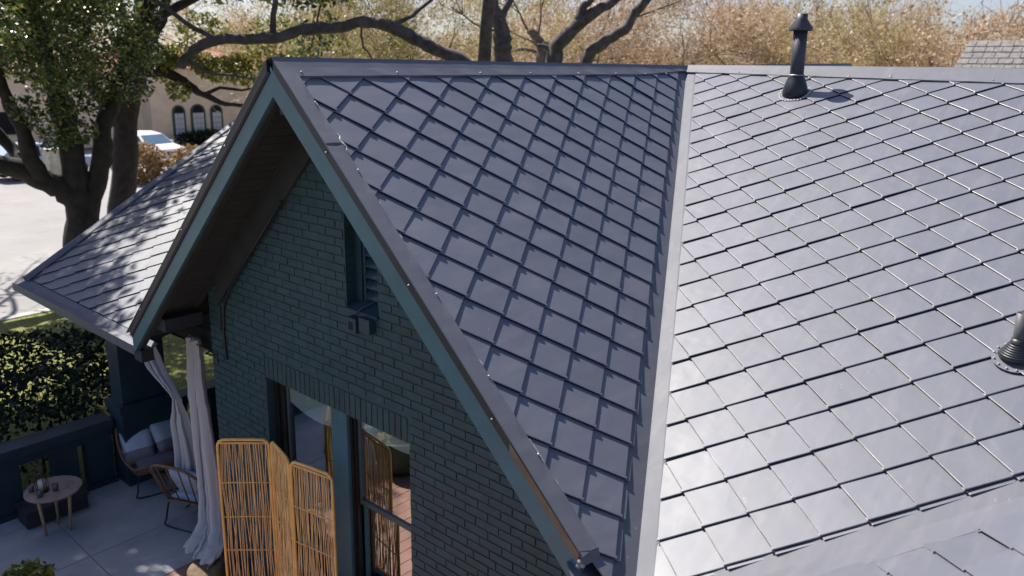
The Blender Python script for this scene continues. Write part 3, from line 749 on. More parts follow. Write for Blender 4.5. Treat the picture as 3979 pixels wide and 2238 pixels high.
def blob(c, r, n):
    d = RNG.normal(size=(n, 3)); d /= np.linalg.norm(d, axis=1)[:, None]
    return np.array(c) + d * (np.array(r) * RNG.uniform(0.25, 1, n)[:, None] ** .55)

M['bark'] = painted('dark_oak_bark', (0.034, 0.027, 0.022), 0.9, 0.45, 5, 1.0, 18)
M['bark2'] = painted('grey_oak_bark', (0.075, 0.064, 0.060), 0.9, 0.5, 6, 1.0, 16)
M['bark3'] = painted('tan_bark', (0.17, 0.13, 0.10), 0.9, 0.4, 6, 0.6, 16)
M['oak'] = leaf_mat('live_oak_leaves', [(0.0, (0.03, 0.06, 0.026)), (0.35, (0.06, 0.10, 0.04)), (0.65, (0.12, 0.16, 0.055)), (0.86, (0.24, 0.25, 0.06)), (1.0, (0.38, 0.32, 0.08))], 0.30, 0.38)
M['oak2'] = leaf_mat('yellow_green_leaves', [(0.0, (0.10, 0.13, 0.02)), (0.5, (0.20, 0.21, 0.04)), (0.85, (0.30, 0.27, 0.06)), (1.0, (0.30, 0.20, 0.07))], 0.5, 0.35)
M['dry'] = leaf_mat('dry_tan_twigs', [(0.0, (0.28, 0.18, 0.11)), (0.35, (0.44, 0.31, 0.19)), (0.7, (0.58, 0.44, 0.30)), (1.0, (0.66, 0.54, 0.40))], 0.7, 0.25, 0.2)
M['dry2'] = leaf_mat('olive_tan_twigs', [(0.0, (0.26, 0.21, 0.09)), (0.4, (0.42, 0.34, 0.15)), (0.75, (0.54, 0.44, 0.24)), (1.0, (0.60, 0.49, 0.33))], 0.7, 0.3, 0.2)
M['hedge'] = leaf_mat('dark_hedge_leaves', [(0.0, (0.008, 0.020, 0.010)), (0.7, (0.016, 0.034, 0.015)), (1.0, (0.035, 0.055, 0.02))], 0.6, 0.06, 0.25)
M['grass'] = leaf_mat('lawn_grass', [(0.0, (0.10, 0.15, 0.02)), (0.6, (0.24, 0.27, 0.04)), (1.0, (0.36, 0.32, 0.10))], 0.7, 0.3)

def wig(pts, amp, sub=3):
    """smooth, slightly knobbly centre line"""
    P = [Vector(p) for p in pts]; out = []
    for i in range(len(P) - 1):
        p0, p1, p2, p3 = P[max(i - 1, 0)], P[i], P[i + 1], P[min(i + 2, len(P) - 1)]
        for k in range(sub):
            t = k / sub
            q = 0.5 * ((2 * p1) + (p2 - p0) * t + (2 * p0 - 5 * p1 + 4 * p2 - p3) * t * t + (3 * p1 - p0 - 3 * p2 + p3) * t ** 3)
            out.append(q + Vector([random.uniform(-amp, amp) for _ in range(3)]))
    out.append(P[-1]); return out
def limb(mb, pts, r0, r1, n=9, amp=.02, sub=3):
    c = wig(pts, amp, sub); k = len(c)
    rad = [(r0 + (r1 - r0) * i / (k - 1)) * random.uniform(.87, 1.13) for i in range(k)]
    mb.tube(c, rad, n); return c
def spray(mb, base, d, length, r, depth, tips, spread=.55, n=5):
    """recursive bare branching"""
    d = Vector(d).normalized(); p = Vector(base); pts = [p]
    steps = 4
    for i in range(steps):
        d = (d + Vector([random.uniform(-.22, .22) for _ in range(3)])).normalized(); p = p + d * length / steps; pts.append(p)
    mb.tube(pts, [r * (1 - .5 * i / steps) for i in range(steps + 1)], n, False); tips += pts[2:]
    if depth:
        for _ in range(3):
            i = random.choice((2, 3, 4)); q = (d + Vector([random.uniform(-spread * 1.6, spread * 1.6) for _ in range(3)])).normalized()
            spray(mb, pts[i], q, length * .68, r * .5, depth - 1, tips, spread, max(3, n - 1))

def tree(name, label, base, limbs, bark, crown_q, crown_mat, group='trees around the house'):
    t = thing(name, label, 'tree', base, group=group)
    return t

# --- oak A: big multi-stemmed live oak left of the house -------------------------------------
t = thing('oak_tree', 'large dark live oak with several stems rising behind the low roof', 'tree', (-14.4, 3.9, ZG), group='trees around the house')
mb = MB()
limb(mb, [(-14.35, 3.85, ZG - .1), (-14.40, 3.92, -4.6), (-14.41, 3.93, -4.17), (-14.40, 3.97, -3.5), (-14.38, 4.03, -2.9)], .62, .24, 12)
limb(mb, [(-14.40, 3.94, -4.0), (-14.40, 3.98, -3.3), (-14.42, 3.93, -2.56), (-14.43, 3.89, -1.9), (-14.45, 3.84, -1.24), (-14.5, 3.7, -.4), (-14.6, 3.5, .8), (-14.3, 3.2, 2.6)], .34, .16)
limb(mb, [(-14.40, 4.0, -4.1), (-14.38, 4.1, -3.35), (-14.26, 4.34, -2.59), (-14.20, 4.48, -2.05), (-14.18, 4.55, -1.47), (-14.05, 4.8, -.8), (-13.6, 5.2, .4), (-12.6, 5.6, 2.4)], .27, .14)
limb(mb, [(-14.38, 3.98, -3.7), (-14.40, 3.93, -3.3), (-14.47, 3.72, -2.95), (-14.59, 3.41, -2.67), (-14.72, 3.01, -2.42), (-14.85, 2.57, -2.22), (-15.1, 1.6, -1.8), (-15.4, .2, -.9)], .30, .18)
limb(mb, [(-14.56, 3.3, -2.65), (-14.50, 3.1, -2.2), (-14.50, 3.05, -1.8), (-14.54, 2.93, -1.21), (-14.58, 2.8, -0.88), (-14.61, 2.7, -.4), (-14.4, 2.5, 1.2)], .20, .11)
limb(mb, [(-14.75, 3.0, -2.4), (-15.0, 3.05, -2.15), (-15.26, 2.96, -1.94), (-15.4, 2.7, -1.5), (-15.8, 2.2, -.4)], .19, .10)
limb(mb, [(-14.6, 3.5, .8), (-16.0, 2.6, 2.2), (-18.5, 1.8, 3.0), (-21.5, 1.6, 3.2), (-24.5, 1.2, 3.6)], .17, .07)
limb(mb, [(-18.5, 1.8, 3.0), (-20.0, 2.6, 3.6), (-22.0, 3.0, 3.9)], .09, .03)
tips = []
for b_, d_ in (((-24.5, 1.2, 3.6), (-1, .3, .2)), ((-22.0, 3.0, 3.9), (-.8, .3, .1)), ((-21.5, 1.6, 3.2), (-.3, 1, .1)), ((-20.0, 2.2, 3.2), (-.6, .7, -.1))): spray(mb, b_, d_, 2.6, .06, 2, tips, .6, 5)
tips = []
for b_, d_ in (((-14.3, 3.2, 2.6), (.5, -.3, 1)), ((-14.3, 3.2, 2.4), (1, -.8, .6)), ((-12.6, 5.6, 2.4), (1, .3, .8)), ((-14.4, 2.5, 1.2), (.9, -.9, .8)), ((-15.4, .2, -.9), (.5, -1, .8)), ((-13.4, 5.3, .8), (.6, .9, .7)), ((-14.6, 3.5, .8), (1, -.1, .9))):
    spray(mb, b_, d_, 3.6, .12, 2, tips, .5, 6)
mb.build('trunk', M['bark'], t, True)
qs = []
for tp in tips: qs.append(blob(tp, (.55, .55, .4), 90))
# hanging foliage in front of and around the stems
near = []
for _ in range(62):
    c = (random.uniform(-16.4, -12.9), random.uniform(2.5, 5.4), random.uniform(-.75, 1.9)); near.append(blob(c, (.55, .55, .42), 290))
for c in ((-13.9, 3.2, -1.3), (-13.8, 3.6, -1.0), (-13.7, 3.9, -1.5), (-13.9, 4.2, -.9), (-14.1, 3.5, -1.7), (-14.0, 2.9, -1.0), (-13.8, 4.5, -.6), (-14.9, 2.3, -1.0)): near.append(blob(c, (.36, .36, .3), 220))
# wide canopy out over lawn, hedge and the edge of the low roof (shades them)
for _ in range(400):
    z = 2.4 + random.uniform(0, 3.8); y = random.uniform(-5.5, 6.0); xm = (-3.5 if y < -.4 else -4.1 if y < .2 else -5.2) - (z + 2.6) * .686; xl = -8.3 - (z + 5.25) * .686
    a = random.uniform(xl, xm)
    if a > xm - .9 and random.random() < .5: continue
    if y > .2 and random.random() < .35: continue
    qs.append(blob((a, y, z), (.72, .75, .45), 110))
for _ in range(420):
    z = 2.4 + random.uniform(0, 3.8); y = random.uniform(-5.5, .7)
    qs.append(blob((random.uniform(-8.4 - (z + 5.25) * .686, -4.0 - (z + 2.6) * .686), y, z), (.72, .75, .45), 110))
for _ in range(40):
    qs.append(blob((random.uniform(-25, -19), random.uniform(-2.5, 3.2), random.uniform(1.5, 4.5)), (.8, .8, .5), 45))
P = np.concatenate(qs); q, _ = cards(P, 0.085); q2, _ = cards(np.concatenate(near), 0.058); quads('crown', np.concatenate([q, q2]), M['oak'], t)

# --- oak B: second trunk, with yellow-green leaves to its right --------------------------------
t = thing('oak_tree', 'upright dark oak trunk beside the white car, forked near the top', 'tree', (-17.35, 6.0, ZG), group='trees around the house')
mb = MB()
limb(mb, [(-17.4, 5.9, ZG - .1), (-17.37, 6.0, -4.3), (-17.30, 6.16, -3.32), (-17.24, 6.29, -2.26), (-17.20, 6.40, -1.47), (-17.11, 6.59, -.7), (-17.04, 6.77, -.18), (-16.97, 6.92, .33), (-16.93, 7.0, 1.09), (-16.95, 6.95, 2.2), (-16.8, 6.8, 4)], .40, .17, 11)
limb(mb, [(-16.98, 6.9, .25), (-16.82, 7.24, .85), (-16.72, 7.44, 1.31), (-16.6, 7.6, 2.2), (-16.2, 8.0, 3.6)], .16, .09)
limb(mb, [(-17.05, 6.72, -.1), (-17.1, 6.63, .83), (-17.14, 6.53, 1.17), (-17.2, 6.4, 2.4)], .12, .07)
limb(mb, [(-17.22, 6.33, -2.0), (-17.33, 6.1, -1.42), (-17.42, 5.9, -1.0), (-17.5, 5.5, .2)], .22, .12)
limb(mb, [(-17.06, 6.72, -.35), (-16.86, 7.16, -.23), (-16.65, 7.58, -.41), (-16.52, 7.84, -.59), (-16.41, 8.05, -.8), (-16.25, 8.35, -.96), (-16.08, 8.66, -1.12), (-15.8, 9.15, -1.18)], .17, .055)
limb(mb, [(-16.35, 8.2, -.86), (-16.2, 8.6, -.7), (-15.9, 9.1, -.75), (-15.5, 9.8, -.6)], .06, .02)
tips = []
for b_, d_ in (((-16.8, 6.8, 3.6), (.5, .2, 1)), ((-16.2, 8.0, 3.4), (.4, .9, .8)), ((-16.9, 7.0, 1.3), (.4, 1, .7)), ((-17.2, 6.4, 2.3), (-.3, -.3, 1))): spray(mb, b_, d_, 2.6, .08, 2, tips, .5, 5)
mb.build('trunk', M['bark'], t, True)
qs = [blob(tp, (.5, .5, .4), 60) for tp in tips]
for c, r, n in (((-16.6, 7.7, .2), (.5, .5, .35), 420), ((-16.2, 8.6, -.2), (.6, .6, .4), 520), ((-15.7, 9.6, 0.1), (.7, .7, .45), 560), ((-16.6, 7.6, -.75), (.35, .35, .35), 260), ((-15.9, 9.3, -.45), (.5, .5, .22), 240), ((-16.4, 8.3, .9), (.8, .8, .5), 480), ((-15.6, 10.2, .9), (.9, .9, .5), 460), ((-15.2, 10.6, .1), (.6, .7, .3), 380), ((-16.9, 7.3, -.2), (.35, .35, .4), 240), ((-16.7, 7.4, .05), (.4, .4, .28), 420), ((-16.3, 8.2, .0), (.45, .45, .28), 450), ((-15.9, 9.0, .0), (.45, .5, .28), 450)):
    qs.append(blob(c, r, n))
P = np.concatenate(qs); q, _ = cards(P, 0.07); quads('crown', q, M['oak2'], t)

# --- oak C: the tree whose long bare limb arches across the top --------------------------------
t = thing('oak_tree', 'oak whose long bare limb arches over the gable ridge', 'tree', (-8.0, 11.0, ZG), group='trees around the house')
mb = MB()
limb(mb, [(-8.0, 11.0, ZG - .1), (-7.95, 10.95, -3.5), (-8.0, 10.9, -1.6), (-8.15, 10.8, -.4)], .40, .26)
limb(mb, [(-8.12, 10.8, -.5), (-8.39, 10.55, .04), (-8.81, 10.13, .29), (-9.14, 9.77, .51), (-9.42, 9.46, .72), (-9.67, 9.17, .87), (-9.98, 8.8, .95), (-10.27, 8.42, .82), (-10.55, 8.04, .78), (-10.82, 7.66, .73), (-11.08, 7.27, .56), (-11.33, 6.88, .53), (-11.47, 6.65, .51), (-11.78, 6.12, .47), (-11.95, 5.79, .30), (-12.07, 5.56, .07), (-12.13, 5.45, -.14)], .155, .10, 10, .018)
limb(mb, [(-11.14, 7.2, .55), (-11.14, 7.18, .95), (-11.09, 7.25, 1.4), (-11.0, 7.3, 2.6)], .075, .045)
limb(mb, [(-11.75, 6.15, .47), (-11.9, 5.95, .62), (-12.3, 5.5, 1.0), (-12.8, 4.9, 1.7)], .07, .04)
limb(mb, [(-9.6, 9.25, .85), (-9.4, 9.6, 1.05), (-9.2, 9.9, 1.3), (-8.9, 10.4, 1.9)], .06, .03)
limb(mb, [(-10.0, 8.75, .9), (-10.2, 8.9, .5), (-10.3, 9.2, .2), (-10.3, 9.5, -.1)], .03, .012)
limb(mb, [(-12.05, 5.6, .1), (-11.9, 5.9, -.2), (-11.7, 6.3, -.25), (-11.3, 6.9, -.35), (-10.9, 7.5, -.3)], .05, .012)
limb(mb, [(-8.15, 10.8, -.45), (-7.4, 10.2, 1.5), (-6.4, 9.2, 2.9), (-5.2, 8.0, 3.7)], .17, .07)
tips = []
for b_, d_ in (((-5.2, 8.0, 3.7), (.9, -.5, .1)), ((-6.4, 9.2, 2.9), (.2, -.8, .8)), ((-8.9, 10.4, 1.9), (.2, .5, 1)), ((-11.0, 7.3, 2.4), (-.3, .2, 1)), ((-12.8, 4.9, 1.7), (-.6, -.5, .7))): spray(mb, b_, d_, 2.2, .045, 2, tips, .55, 5)
mb.build('trunk', M['bark2'], t, True)
qs = [blob(tp, (.3, .3, .2), 5) for tp in tips]
P = np.concatenate(qs); q, _ = cards(P, 0.05); quads('crown', q, M['oak2'], t)

# --- D, E, F: dark trunks behind the ridge -----------------------------------------------------
def trunk_tree(label, base, segs, bark, twig_mat, n_twigs, sprays):
    t = thing('bare_tree', label, 'tree', base, group='trees around the house'); mb = MB(); tips = []
    for pts, r0, r1 in segs: limb(mb, pts, r0, r1, 9, .02)
    for b_, d_, l, r in sprays: spray(mb, b_, d_, l, r, 3, tips, .6, 4)
    mb.build('trunk', bark, t, True)
    T = np.array([tuple(x) for x in tips]); idx = RNG.integers(0, len(T), n_twigs)
    q1, _ = twigs(T[idx] + RNG.normal(size=(n_twigs, 3)) * .22, RNG.normal(size=(n_twigs, 3)) + np.array([0, 0, .4]), .32, .008)
    q2, _ = cards(T[RNG.integers(0, len(T), n_twigs)] + RNG.normal(size=(n_twigs, 3)) * .3, .045)
    quads('crown', np.concatenate([q1, q2]), twig_mat, t)
trunk_tree('thick dark trunk rising straight above the middle of the gable ridge', (-9.8, 13.3, ZG),
           [([(-9.8, 13.3, ZG - .1), (-9.8, 13.34, -2), (-9.79, 13.34, .11), (-9.80, 13.33, .56), (-9.82, 13.31, .95), (-9.92, 13.22, 1.33), (-10.04, 13.11, 1.71), (-10.3, 12.9, 2.6), (-10.9, 12.4, 4.2)], .30, .16),
            ([(-9.86, 13.3, 1.2), (-9.7, 13.5, 1.7), (-9.4, 13.8, 2.6)], .12, .06)], M['bark2'], M['dry2'], 1600,
           [((-10.3, 12.9, 2.6), (-.5, -.2, .8), 2.4, .06), ((-9.4, 13.8, 2.5), (.5, .4, .8), 2.0, .05), ((-9.85, 13.3, .9), (-.7, -.5, .4), 1.5, .04)])
trunk_tree('leaning dark tree forking in two behind the ridge, right of the straight trunk', (-10.0, 15.8, ZG),
           [([(-10.0, 15.8, ZG - .1), (-9.98, 15.8, -2), (-9.95, 15.82, .14), (-9.91, 15.84, .57), (-9.64, 16.05, .97), (-9.34, 16.27, 1.29), (-8.95, 16.55, 1.62), (-8.61, 16.79, 1.90), (-7.9, 17.3, 2.8)], .30, .10),
            ([(-9.40, 16.22, 1.2), (-9.37, 16.25, 1.45), (-9.31, 16.30, 1.73), (-9.13, 16.43, 1.95), (-8.9, 16.6, 2.9)], .16, .08),
            ([(-9.93, 15.83, .45), (-10.1, 15.7, .55), (-10.35, 15.5, .62)], .10, .05)], M['bark2'], M['dry2'], 1400,
           [((-7.9, 17.3, 2.7), (.6, .3, .8), 2.2, .06), ((-8.9, 16.6, 2.8), (-.2, .3, 1), 2.0, .05), ((-10.35, 15.5, .62), (-.7, -.3, .5), 1.0, .03)])
trunk_tree('slender grey trunk slanting up to the right behind the ridge', (-9.9, 15.7, ZG),
           [([(-9.75, 15.95, ZG - .1), (-9.6, 16.05, -2), (-9.20, 16.38, .16), (-8.92, 16.57, .59), (-8.57, 16.81, .90), (-8.22, 17.05, 1.18), (-8.07, 17.15, 1.55), (-7.82, 17.30, 1.90), (-7.2, 17.8, 3.0)], .22, .11)], M['bark2'], M['dry'], 1200,
           [((-7.2, 17.8, 2.9), (.5, .5, .8), 2.0, .05), ((-8.1, 17.1, 1.4), (.9, .4, .3), 1.4, .03)])
trunk_tree('broken mossy stump of a tree between the straight trunk and the forked one', (-11.5, 17.15, ZG),
           [([(-11.4, 17.2, ZG - .1), (-11.48, 17.15, .22), (-11.51, 17.12, .68), (-11.72, 16.96, 1.01), (-11.84, 16.86, 1.13)], .26, .10),
            ([(-11.5, 17.13, .45), (-11.9, 16.8, .55), (-12.3, 16.5, .45), (-12.6, 16.2, .2)], .07, .03)], M['bark3'], M['dry2'], 900,
           [((-11.84, 16.86, 1.1), (-.6, -.4, .7), 1.2, .04), ((-11.6, 17.0, .8), (.3, .4, 1), 1.3, .04)])

# --- rows of bare winter trees behind -----------------------------------------------------------
def winter_tree(x, y, h, r, mat, label, nsp=6, n=4200):
    t = thing('winter_tree', label, 'tree', (x, y, ZG), group='bare winter trees in the background'); mb = MB(); tips = []
    top = Vector((x + random.uniform(-.5, .5), y + random.uniform(-.5, .5), ZG + h * .55))
    limb(mb, [(x, y, ZG - .1), (x + random.uniform(-.2, .2), y, ZG + h * .25), tuple(top)], .22, .13, 7)
    for k in range(nsp):
        a = 2 * math.pi * k / nsp + random.random(); z = ZG + h * random.uniform(.3, .55)
        spray(mb, (x + (top.x - x) * .8, y + (top.y - y) * .8, z), (math.cos(a), math.sin(a), random.uniform(.5, 1.4)), h * .34, .07, 2, tips, .6, 4)
    mb.build('trunk', M['bark3'], t)
    T = np.array([tuple(v) for v in tips]); C = np.array([x, y, ZG + h * .6])
    pts = np.concatenate([T[RNG.integers(0, len(T), n // 2)] + RNG.normal(size=(n // 2, 3)) * r * .16, np.concatenate([blob(c_, (.55, .55, .45), n // 110) for c_ in blob(C, (r, r, h * .42), 55)])])
    d = (pts - C) / r + RNG.normal(size=pts.shape) * .8 + np.array([0, 0, .5])
    q1, _ = twigs(pts, d, .55, .014)
    q2, _ = cards(pts[RNG.integers(0, len(pts), int(n * .8))] + RNG.normal(size=(int(n * .8), 3)) * .25, .085)
    quads('crown', np.concatenate([q1, q2]), M[mat], t)
ROW = [(-30.5, 21, 9.5, 3.4, 'dry2', 'olive bare tree above the stucco house, at its left end'), (-27, 22.5, 9.5, 3.2, 'oak2', 'yellow-green leafy tree above the stucco house'),
       (-25, 25, 9.8, 3.4, 'dry2', 'olive-tan bare tree behind the arching limb'), (-22, 28.5, 9.4, 3.4, 'dry2', 'olive-tan bare tree left of the straight trunk'),
       (-19.5, 31, 9.2, 3.6, 'dry', 'tan bare tree behind the straight trunk'), (-16, 33, 9.4, 3.6, 'dry', 'tan bare tree behind the forked trunk'),
       (-12.4, 34.5, 8.7, 3.4, 'dry', 'brown bare tree between slanting trunk and vent pipe'), (-9, 35, 8.6, 3.2, 'dry2', 'olive bare tree just left of the tall vent pipe'),
       (-6.4, 34, 7.9, 3.2, 'dry2', 'olive bare tree just right of the tall vent pipe'), (-3.6, 33, 7.2, 3.2, 'dry', 'tan bushy bare tree left of the grey shingle roof'),
       (-1.0, 36, 7.6, 3.4, 'dry', 'tan bushy bare tree behind the grey shingle roof'), (2.2, 36.5, 7.6, 3.4, 'dry', 'tan bare tree at the right end of the row'),
       (-36, 30, 11, 3.8, 'dry', 'tall tan bare tree far behind the stucco house'), (-53, 17, 12, 4.2, 'dry', 'tall pale bare tree behind the set-back wing of the stucco house'), (-51, 27, 12.5, 4.4, 'dry2', 'tall olive bare tree behind the arched windows of the stucco house'),
       (-14, 42, 9.8, 3.8, 'dry', 'pale tan bare tree in the second row behind the ridge'), (-8, 44, 9.6, 3.8, 'dry', 'pale tan tree in the second row behind the vent pipe')]
for a in ROW: winter_tree(*a)
# far-off wood that reads as one mass
n = 26000; ang = RNG.uniform(math.radians(92), math.radians(152), n); rr = RNG.uniform(62, 90, n)
hz = ZG + RNG.uniform(0, 1, n) ** .8 * (8.0 + 1.6 * np.sin(ang * 23) + 1.0 * np.sin(ang * 51))
P = np.stack([4.85 + rr * np.cos(ang), -3 + rr * np.sin(ang), hz], 1)
q1, _ = twigs(P, RNG.normal(size=(n, 3)) + np.array([0, 0, .6]), 1.1, .05); q2, _ = cards(P[: n // 2], .26)
fw = quads('far_wood', np.concatenate([q1, q2]), M['dry'], None, 'stuff')

# ------------------------------------------------------------------ hedge, grass, shrubs
t = thing('hedge', 'dense dark green hedge beyond the teal parapet', 'hedge', (-6.4, -1, ZG))
n = 15000; P = np.stack([RNG.uniform(-8.05, -4.80, n), RNG.uniform(-4.2, 1.3, n), ZG + .1 + 1.2 * RNG.uniform(0, 1, n) ** .6], 1)
top = RNG.random(n) < .45; P[top, 2] = ZG + 1.27 + .10 * np.sin(P[top, 0] * 3.1) * np.cos(P[top, 1] * 2.7) + RNG.normal(size=top.sum()) * .04
q, _ = cards(P, .045); quads('foliage', q, M['hedge'], t)
for i in range(22): x, y = random.uniform(-7.8, -5), random.uniform(-4, 1.1); MB().tube([(x, y, ZG - .02), (x + .05, y, ZG + .5), (x - .04, y + .05, ZG + 1.05)], [.02, .015, .006], 5).build('stem', M['bark'], t)
n = 16000; P = np.stack([RNG.uniform(-13.2, -5, n), RNG.uniform(-2, 9, n), np.full(n, ZG - .01)], 1)
q, _ = twigs(P, RNG.normal(size=(n, 3)) * .45 + np.array([0, 0, 1.]), .07, .006); gr = quads('grass', q, M['grass'], None, 'stuff')
def bush(name, label, c, r, n, mat, size, cat='shrub', group=None):
    t = thing(name, label, cat, (c[0], c[1], ZG), group=group)
    P = blob((c[0], c[1], ZG + r[2] * .75), r, n); P[:, 2] = np.maximum(P[:, 2], ZG + .02)
    q, _ = cards(P, size); quads('foliage', q, mat, t)
    for i in range(7):
        a = random.random() * 6.28; MB().tube([(c[0], c[1], ZG - .02), (c[0] + .3 * r[0] * math.cos(a), c[1] + .3 * r[1] * math.sin(a), ZG + r[2] * .6), (c[0] + .7 * r[0] * math.cos(a), c[1] + .7 * r[1] * math.sin(a), ZG + r[2] * 1.2)], [.03, .02, .008], 4).build('stem', M['bark3'], t)
    return t
M['straw'] = leaf_mat('straw_shrub', [(0.0, (0.20, 0.12, 0.05)), (0.5, (0.34, 0.22, 0.10)), (1.0, (0.46, 0.33, 0.17))], .7, .25, .2)
bush('dry_shrub', 'rounded straw-brown shrub in front of the white car', (-30.6, 12.6), (1.0, 1.2, 1.05), 2600, M['straw'], .09, group='dry shrubs by the street')
bush('dry_shrub', 'second straw-brown shrub, right of the first and closer to the roof', (-29.6, 14.4), (1.0, 1.1, .95), 2400, M['straw'], .09, group='dry shrubs by the street')
bush('green_shrub', 'low dark shrub under the arched windows', (-45.2, 23.4), (.6, 2.2, .55), 1800, M['hedge'], .1)

# ------------------------------------------------------------------ stucco house across the street
M['stucco'] = painted('peach_stucco', (0.80, 0.64, 0.47), 0.9, 0.1, 1.5, 0.4, 30)
M['tile'] = painted('terracotta_tile', (0.30, 0.12, 0.07), 0.8, 0.25, 4, 0.3, 12)
M['green'] = painted('green_window_paint', (0.035, 0.09, 0.05), 0.5)
M['blind'] = painted('pale_blind', (0.55, 0.58, 0.60), 0.35, 0.1, 3, 0)
sh = thing('stucco_house', 'peach stucco house with three green arched windows across the street', 'house', (-47, 20, ZG))
MB().box((-54, 20.4, ZG), (-46.2, 34, -.35)).build('wall', M['stucco'], sh, label='front wing with the arched windows')
MB().box((-54, 6, ZG), (-47.4, 20.4, -.6)).build('wall', M['stucco'], sh, label='set-back wing left of the arched windows')
MB().prism([(-45.7, 20.0, -.35), (-54.4, 20.0, -.35), (-50, 20.0, .9)], (0, 14.4, 0)).build('roof', M['tile'], sh)
MB().prism([(-47.0, 5.6, -.6), (-54.4, 5.6, -.6), (-50.7, 5.6, .5)], (0, 14.3, 0)).build('roof', M['tile'], sh)
def arch(y0, y1, z0, z1, x=-46.2):
    r = (y1 - y0) / 2; c = (y0 + y1) / 2
    return [(x, y0, z0), (x, y1, z0)] + [(x, c + r * math.cos(a), z1 - r + r * math.sin(a)) for a in [math.pi * i / 10 for i in range(11)]]
for y0, y1, z0, z1, lb in ((21.75, 22.65, -4.75, -2.72, 'left arched window'), (23.0, 24.05, -4.75, -2.68, 'middle, widest arched window'), (24.4, 25.3, -4.75, -2.75, 'right arched window')):
    wn = MB().prism(arch(y0, y1, z0, z1), (.06, 0, 0)).build('window', M['green'], sh, label=lb)
    MB().prism(arch(y0 + .14, y1 - .14, -3.22, z1 - .10, -46.13), (.02, 0, 0)).build('fanlight', M['hedge'] if 0 else M['dark'], wn)
    ny = 3
    for i in range(ny):
        for k in range(4):
            a = y0 + .14 + (y1 - y0 - .28) * i / ny; zz = z0 + .12 + k * .345
            MB().box((-46.13, a + .012, zz), (-46.11, a + (y1 - y0 - .28) / ny - .012, zz + .32)).build('pane', M['blind'], wn)
MB().box((-47.41, 18.6, ZG), (-47.33, 19.9, -2.7)).build('door', M['carglass'], sh)
MB().box((-47.41, 12.0, -4.2), (-47.33, 13.2, -2.9)).build('window', M['dark'], sh, label='dark square window in the set-back wing')

# ------------------------------------------------------------------ car, bins
M['white'] = painted('white_car_paint', (0.72, 0.73, 0.75), 0.25, 0.03, 2, 0)
def make_car(loc, rot, label, mat):
    c = thing('parked_car', label, 'car', loc, (0, 0, rot), 'cars parked across the street')
    # side profile (x forward, z up), mirrored in y with tumblehome
    prof = [(2.15, .35), (2.2, .62), (2.05, .82), (1.15, .98), (.45, 1.48), (-.3, 1.60), (-1.35, 1.56), (-2.0, 1.08), (-2.15, .75), (-2.1, .35)]
    mb = MB(); rows = []
    for y, k in ((-.86, 0), (-.90, 1), (-.70, 2), (.70, 2), (.90, 1), (.86, 0)): pass
    def wid(z): return .90 if z < 1.0 else .90 - (z - 1.0) * .36
    n = len(prof); vs = [(x, -wid(z), z) for x, z in prof] + [(x, wid(z), z) for x, z in prof]
    mb.add(vs, [tuple(range(n)), tuple(range(2 * n - 1, n - 1, -1))] + [(i, n + i, n + (i + 1) % n, (i + 1) % n) for i in range(n)])
    b = local('body', mb, mat, c); bv = b.modifiers.new('b', 'BEVEL'); bv.width = .07; bv.segments = 3; bv.limit_method = 'ANGLE'
    e = .012
    local('windscreen', MB().add([(1.10 + e, -.80, 1.02), (1.10 + e, .80, 1.02), (.50 + e, .66, 1.455), (.50 + e, -.66, 1.455)], [(0, 1, 2, 3)]), M['carglass'], c)
    for s in (-1, 1):
        for nm, pl in (('side_window', [(.95, 1.04), (.42, 1.42), (-.28, 1.50), (-.28, 1.04)]), ('side_window', [(-.36, 1.04), (-.36, 1.50), (-1.25, 1.47), (-1.7, 1.08)])):
            local(nm, MB().add([(x, s * (wid(z) + .008), z) for x, z in pl], [(0, 1, 2, 3)]), M['dark'], c)
        for x in (1.35, -1.35):
            w_ = local('wheel', MB().lathe([(.33, -.1), (.34, 0), (.33, .1)], (x, s * .80, .34), 18, (0, 1, 0)), M['rubber'], c)
            local('rim', MB().lathe([(.21, 0), (.19, .02)], (x, s * .90, .34), 14, (0, s, 0)), M['zinc'], c)
        local('headlight', MB().box((2.02, s * .62 - .16, .66), (2.17, s * .62 + .16, .80)), M['blind'], c)
        local('mirror', MB().box((.75, s * .95 - .06, 1.0), (.9, s * .95 + .10, 1.14)), mat, c)
    local('grille', MB().box((2.12, -.4, .5), (2.21, .4, .68)), M['black'], c)
    return c
make_car((-38.2, 16.3, ZG), math.radians(12), 'white car parked facing the street before the stucco house', M['white'])
M['blue'] = painted('pale_blue_car_paint', (0.35, 0.42, 0.55), 0.3, 0.03, 2, 0)
make_car((-35.6, 10.2, ZG), math.radians(95), 'pale blue car half hidden behind the big oak stems', M['blue'])
t = thing('wheelie_bin', 'green wheeled bin by the stucco house, between the oak trunks', 'bin', (-35.6, 13.6, ZG + 0.5))
M['bin'] = painted('green_bin_plastic', (0.02, 0.22, 0.10), 0.45)
local('bin_body', MB().hexa([(-.24, -.24, -.5), (.24, -.24, -.5), (.24, .24, -.5), (-.24, .24, -.5), (-.3, -.3, .5), (.3, -.3, .5), (.3, .3, .5), (-.3, .3, .5)]), M['bin'], t)
local('bin_lid', MB().hexa([(-.33, -.33, .505), (.33, -.33, .505), (.33, .33, .505), (-.33, .33, .505), (-.28, -.3, .60), (.28, -.3, .60), (.28, .3, .60), (-.28, .3, .60)]), M['bin'], t)
t = thing('utility_cabinet', 'cream utility cabinet seen between the oak stems', 'cabinet', (-32.9, 9.9, ZG))
M['cream'] = painted('cream_cabinet', (0.50, 0.47, 0.36), 0.6)
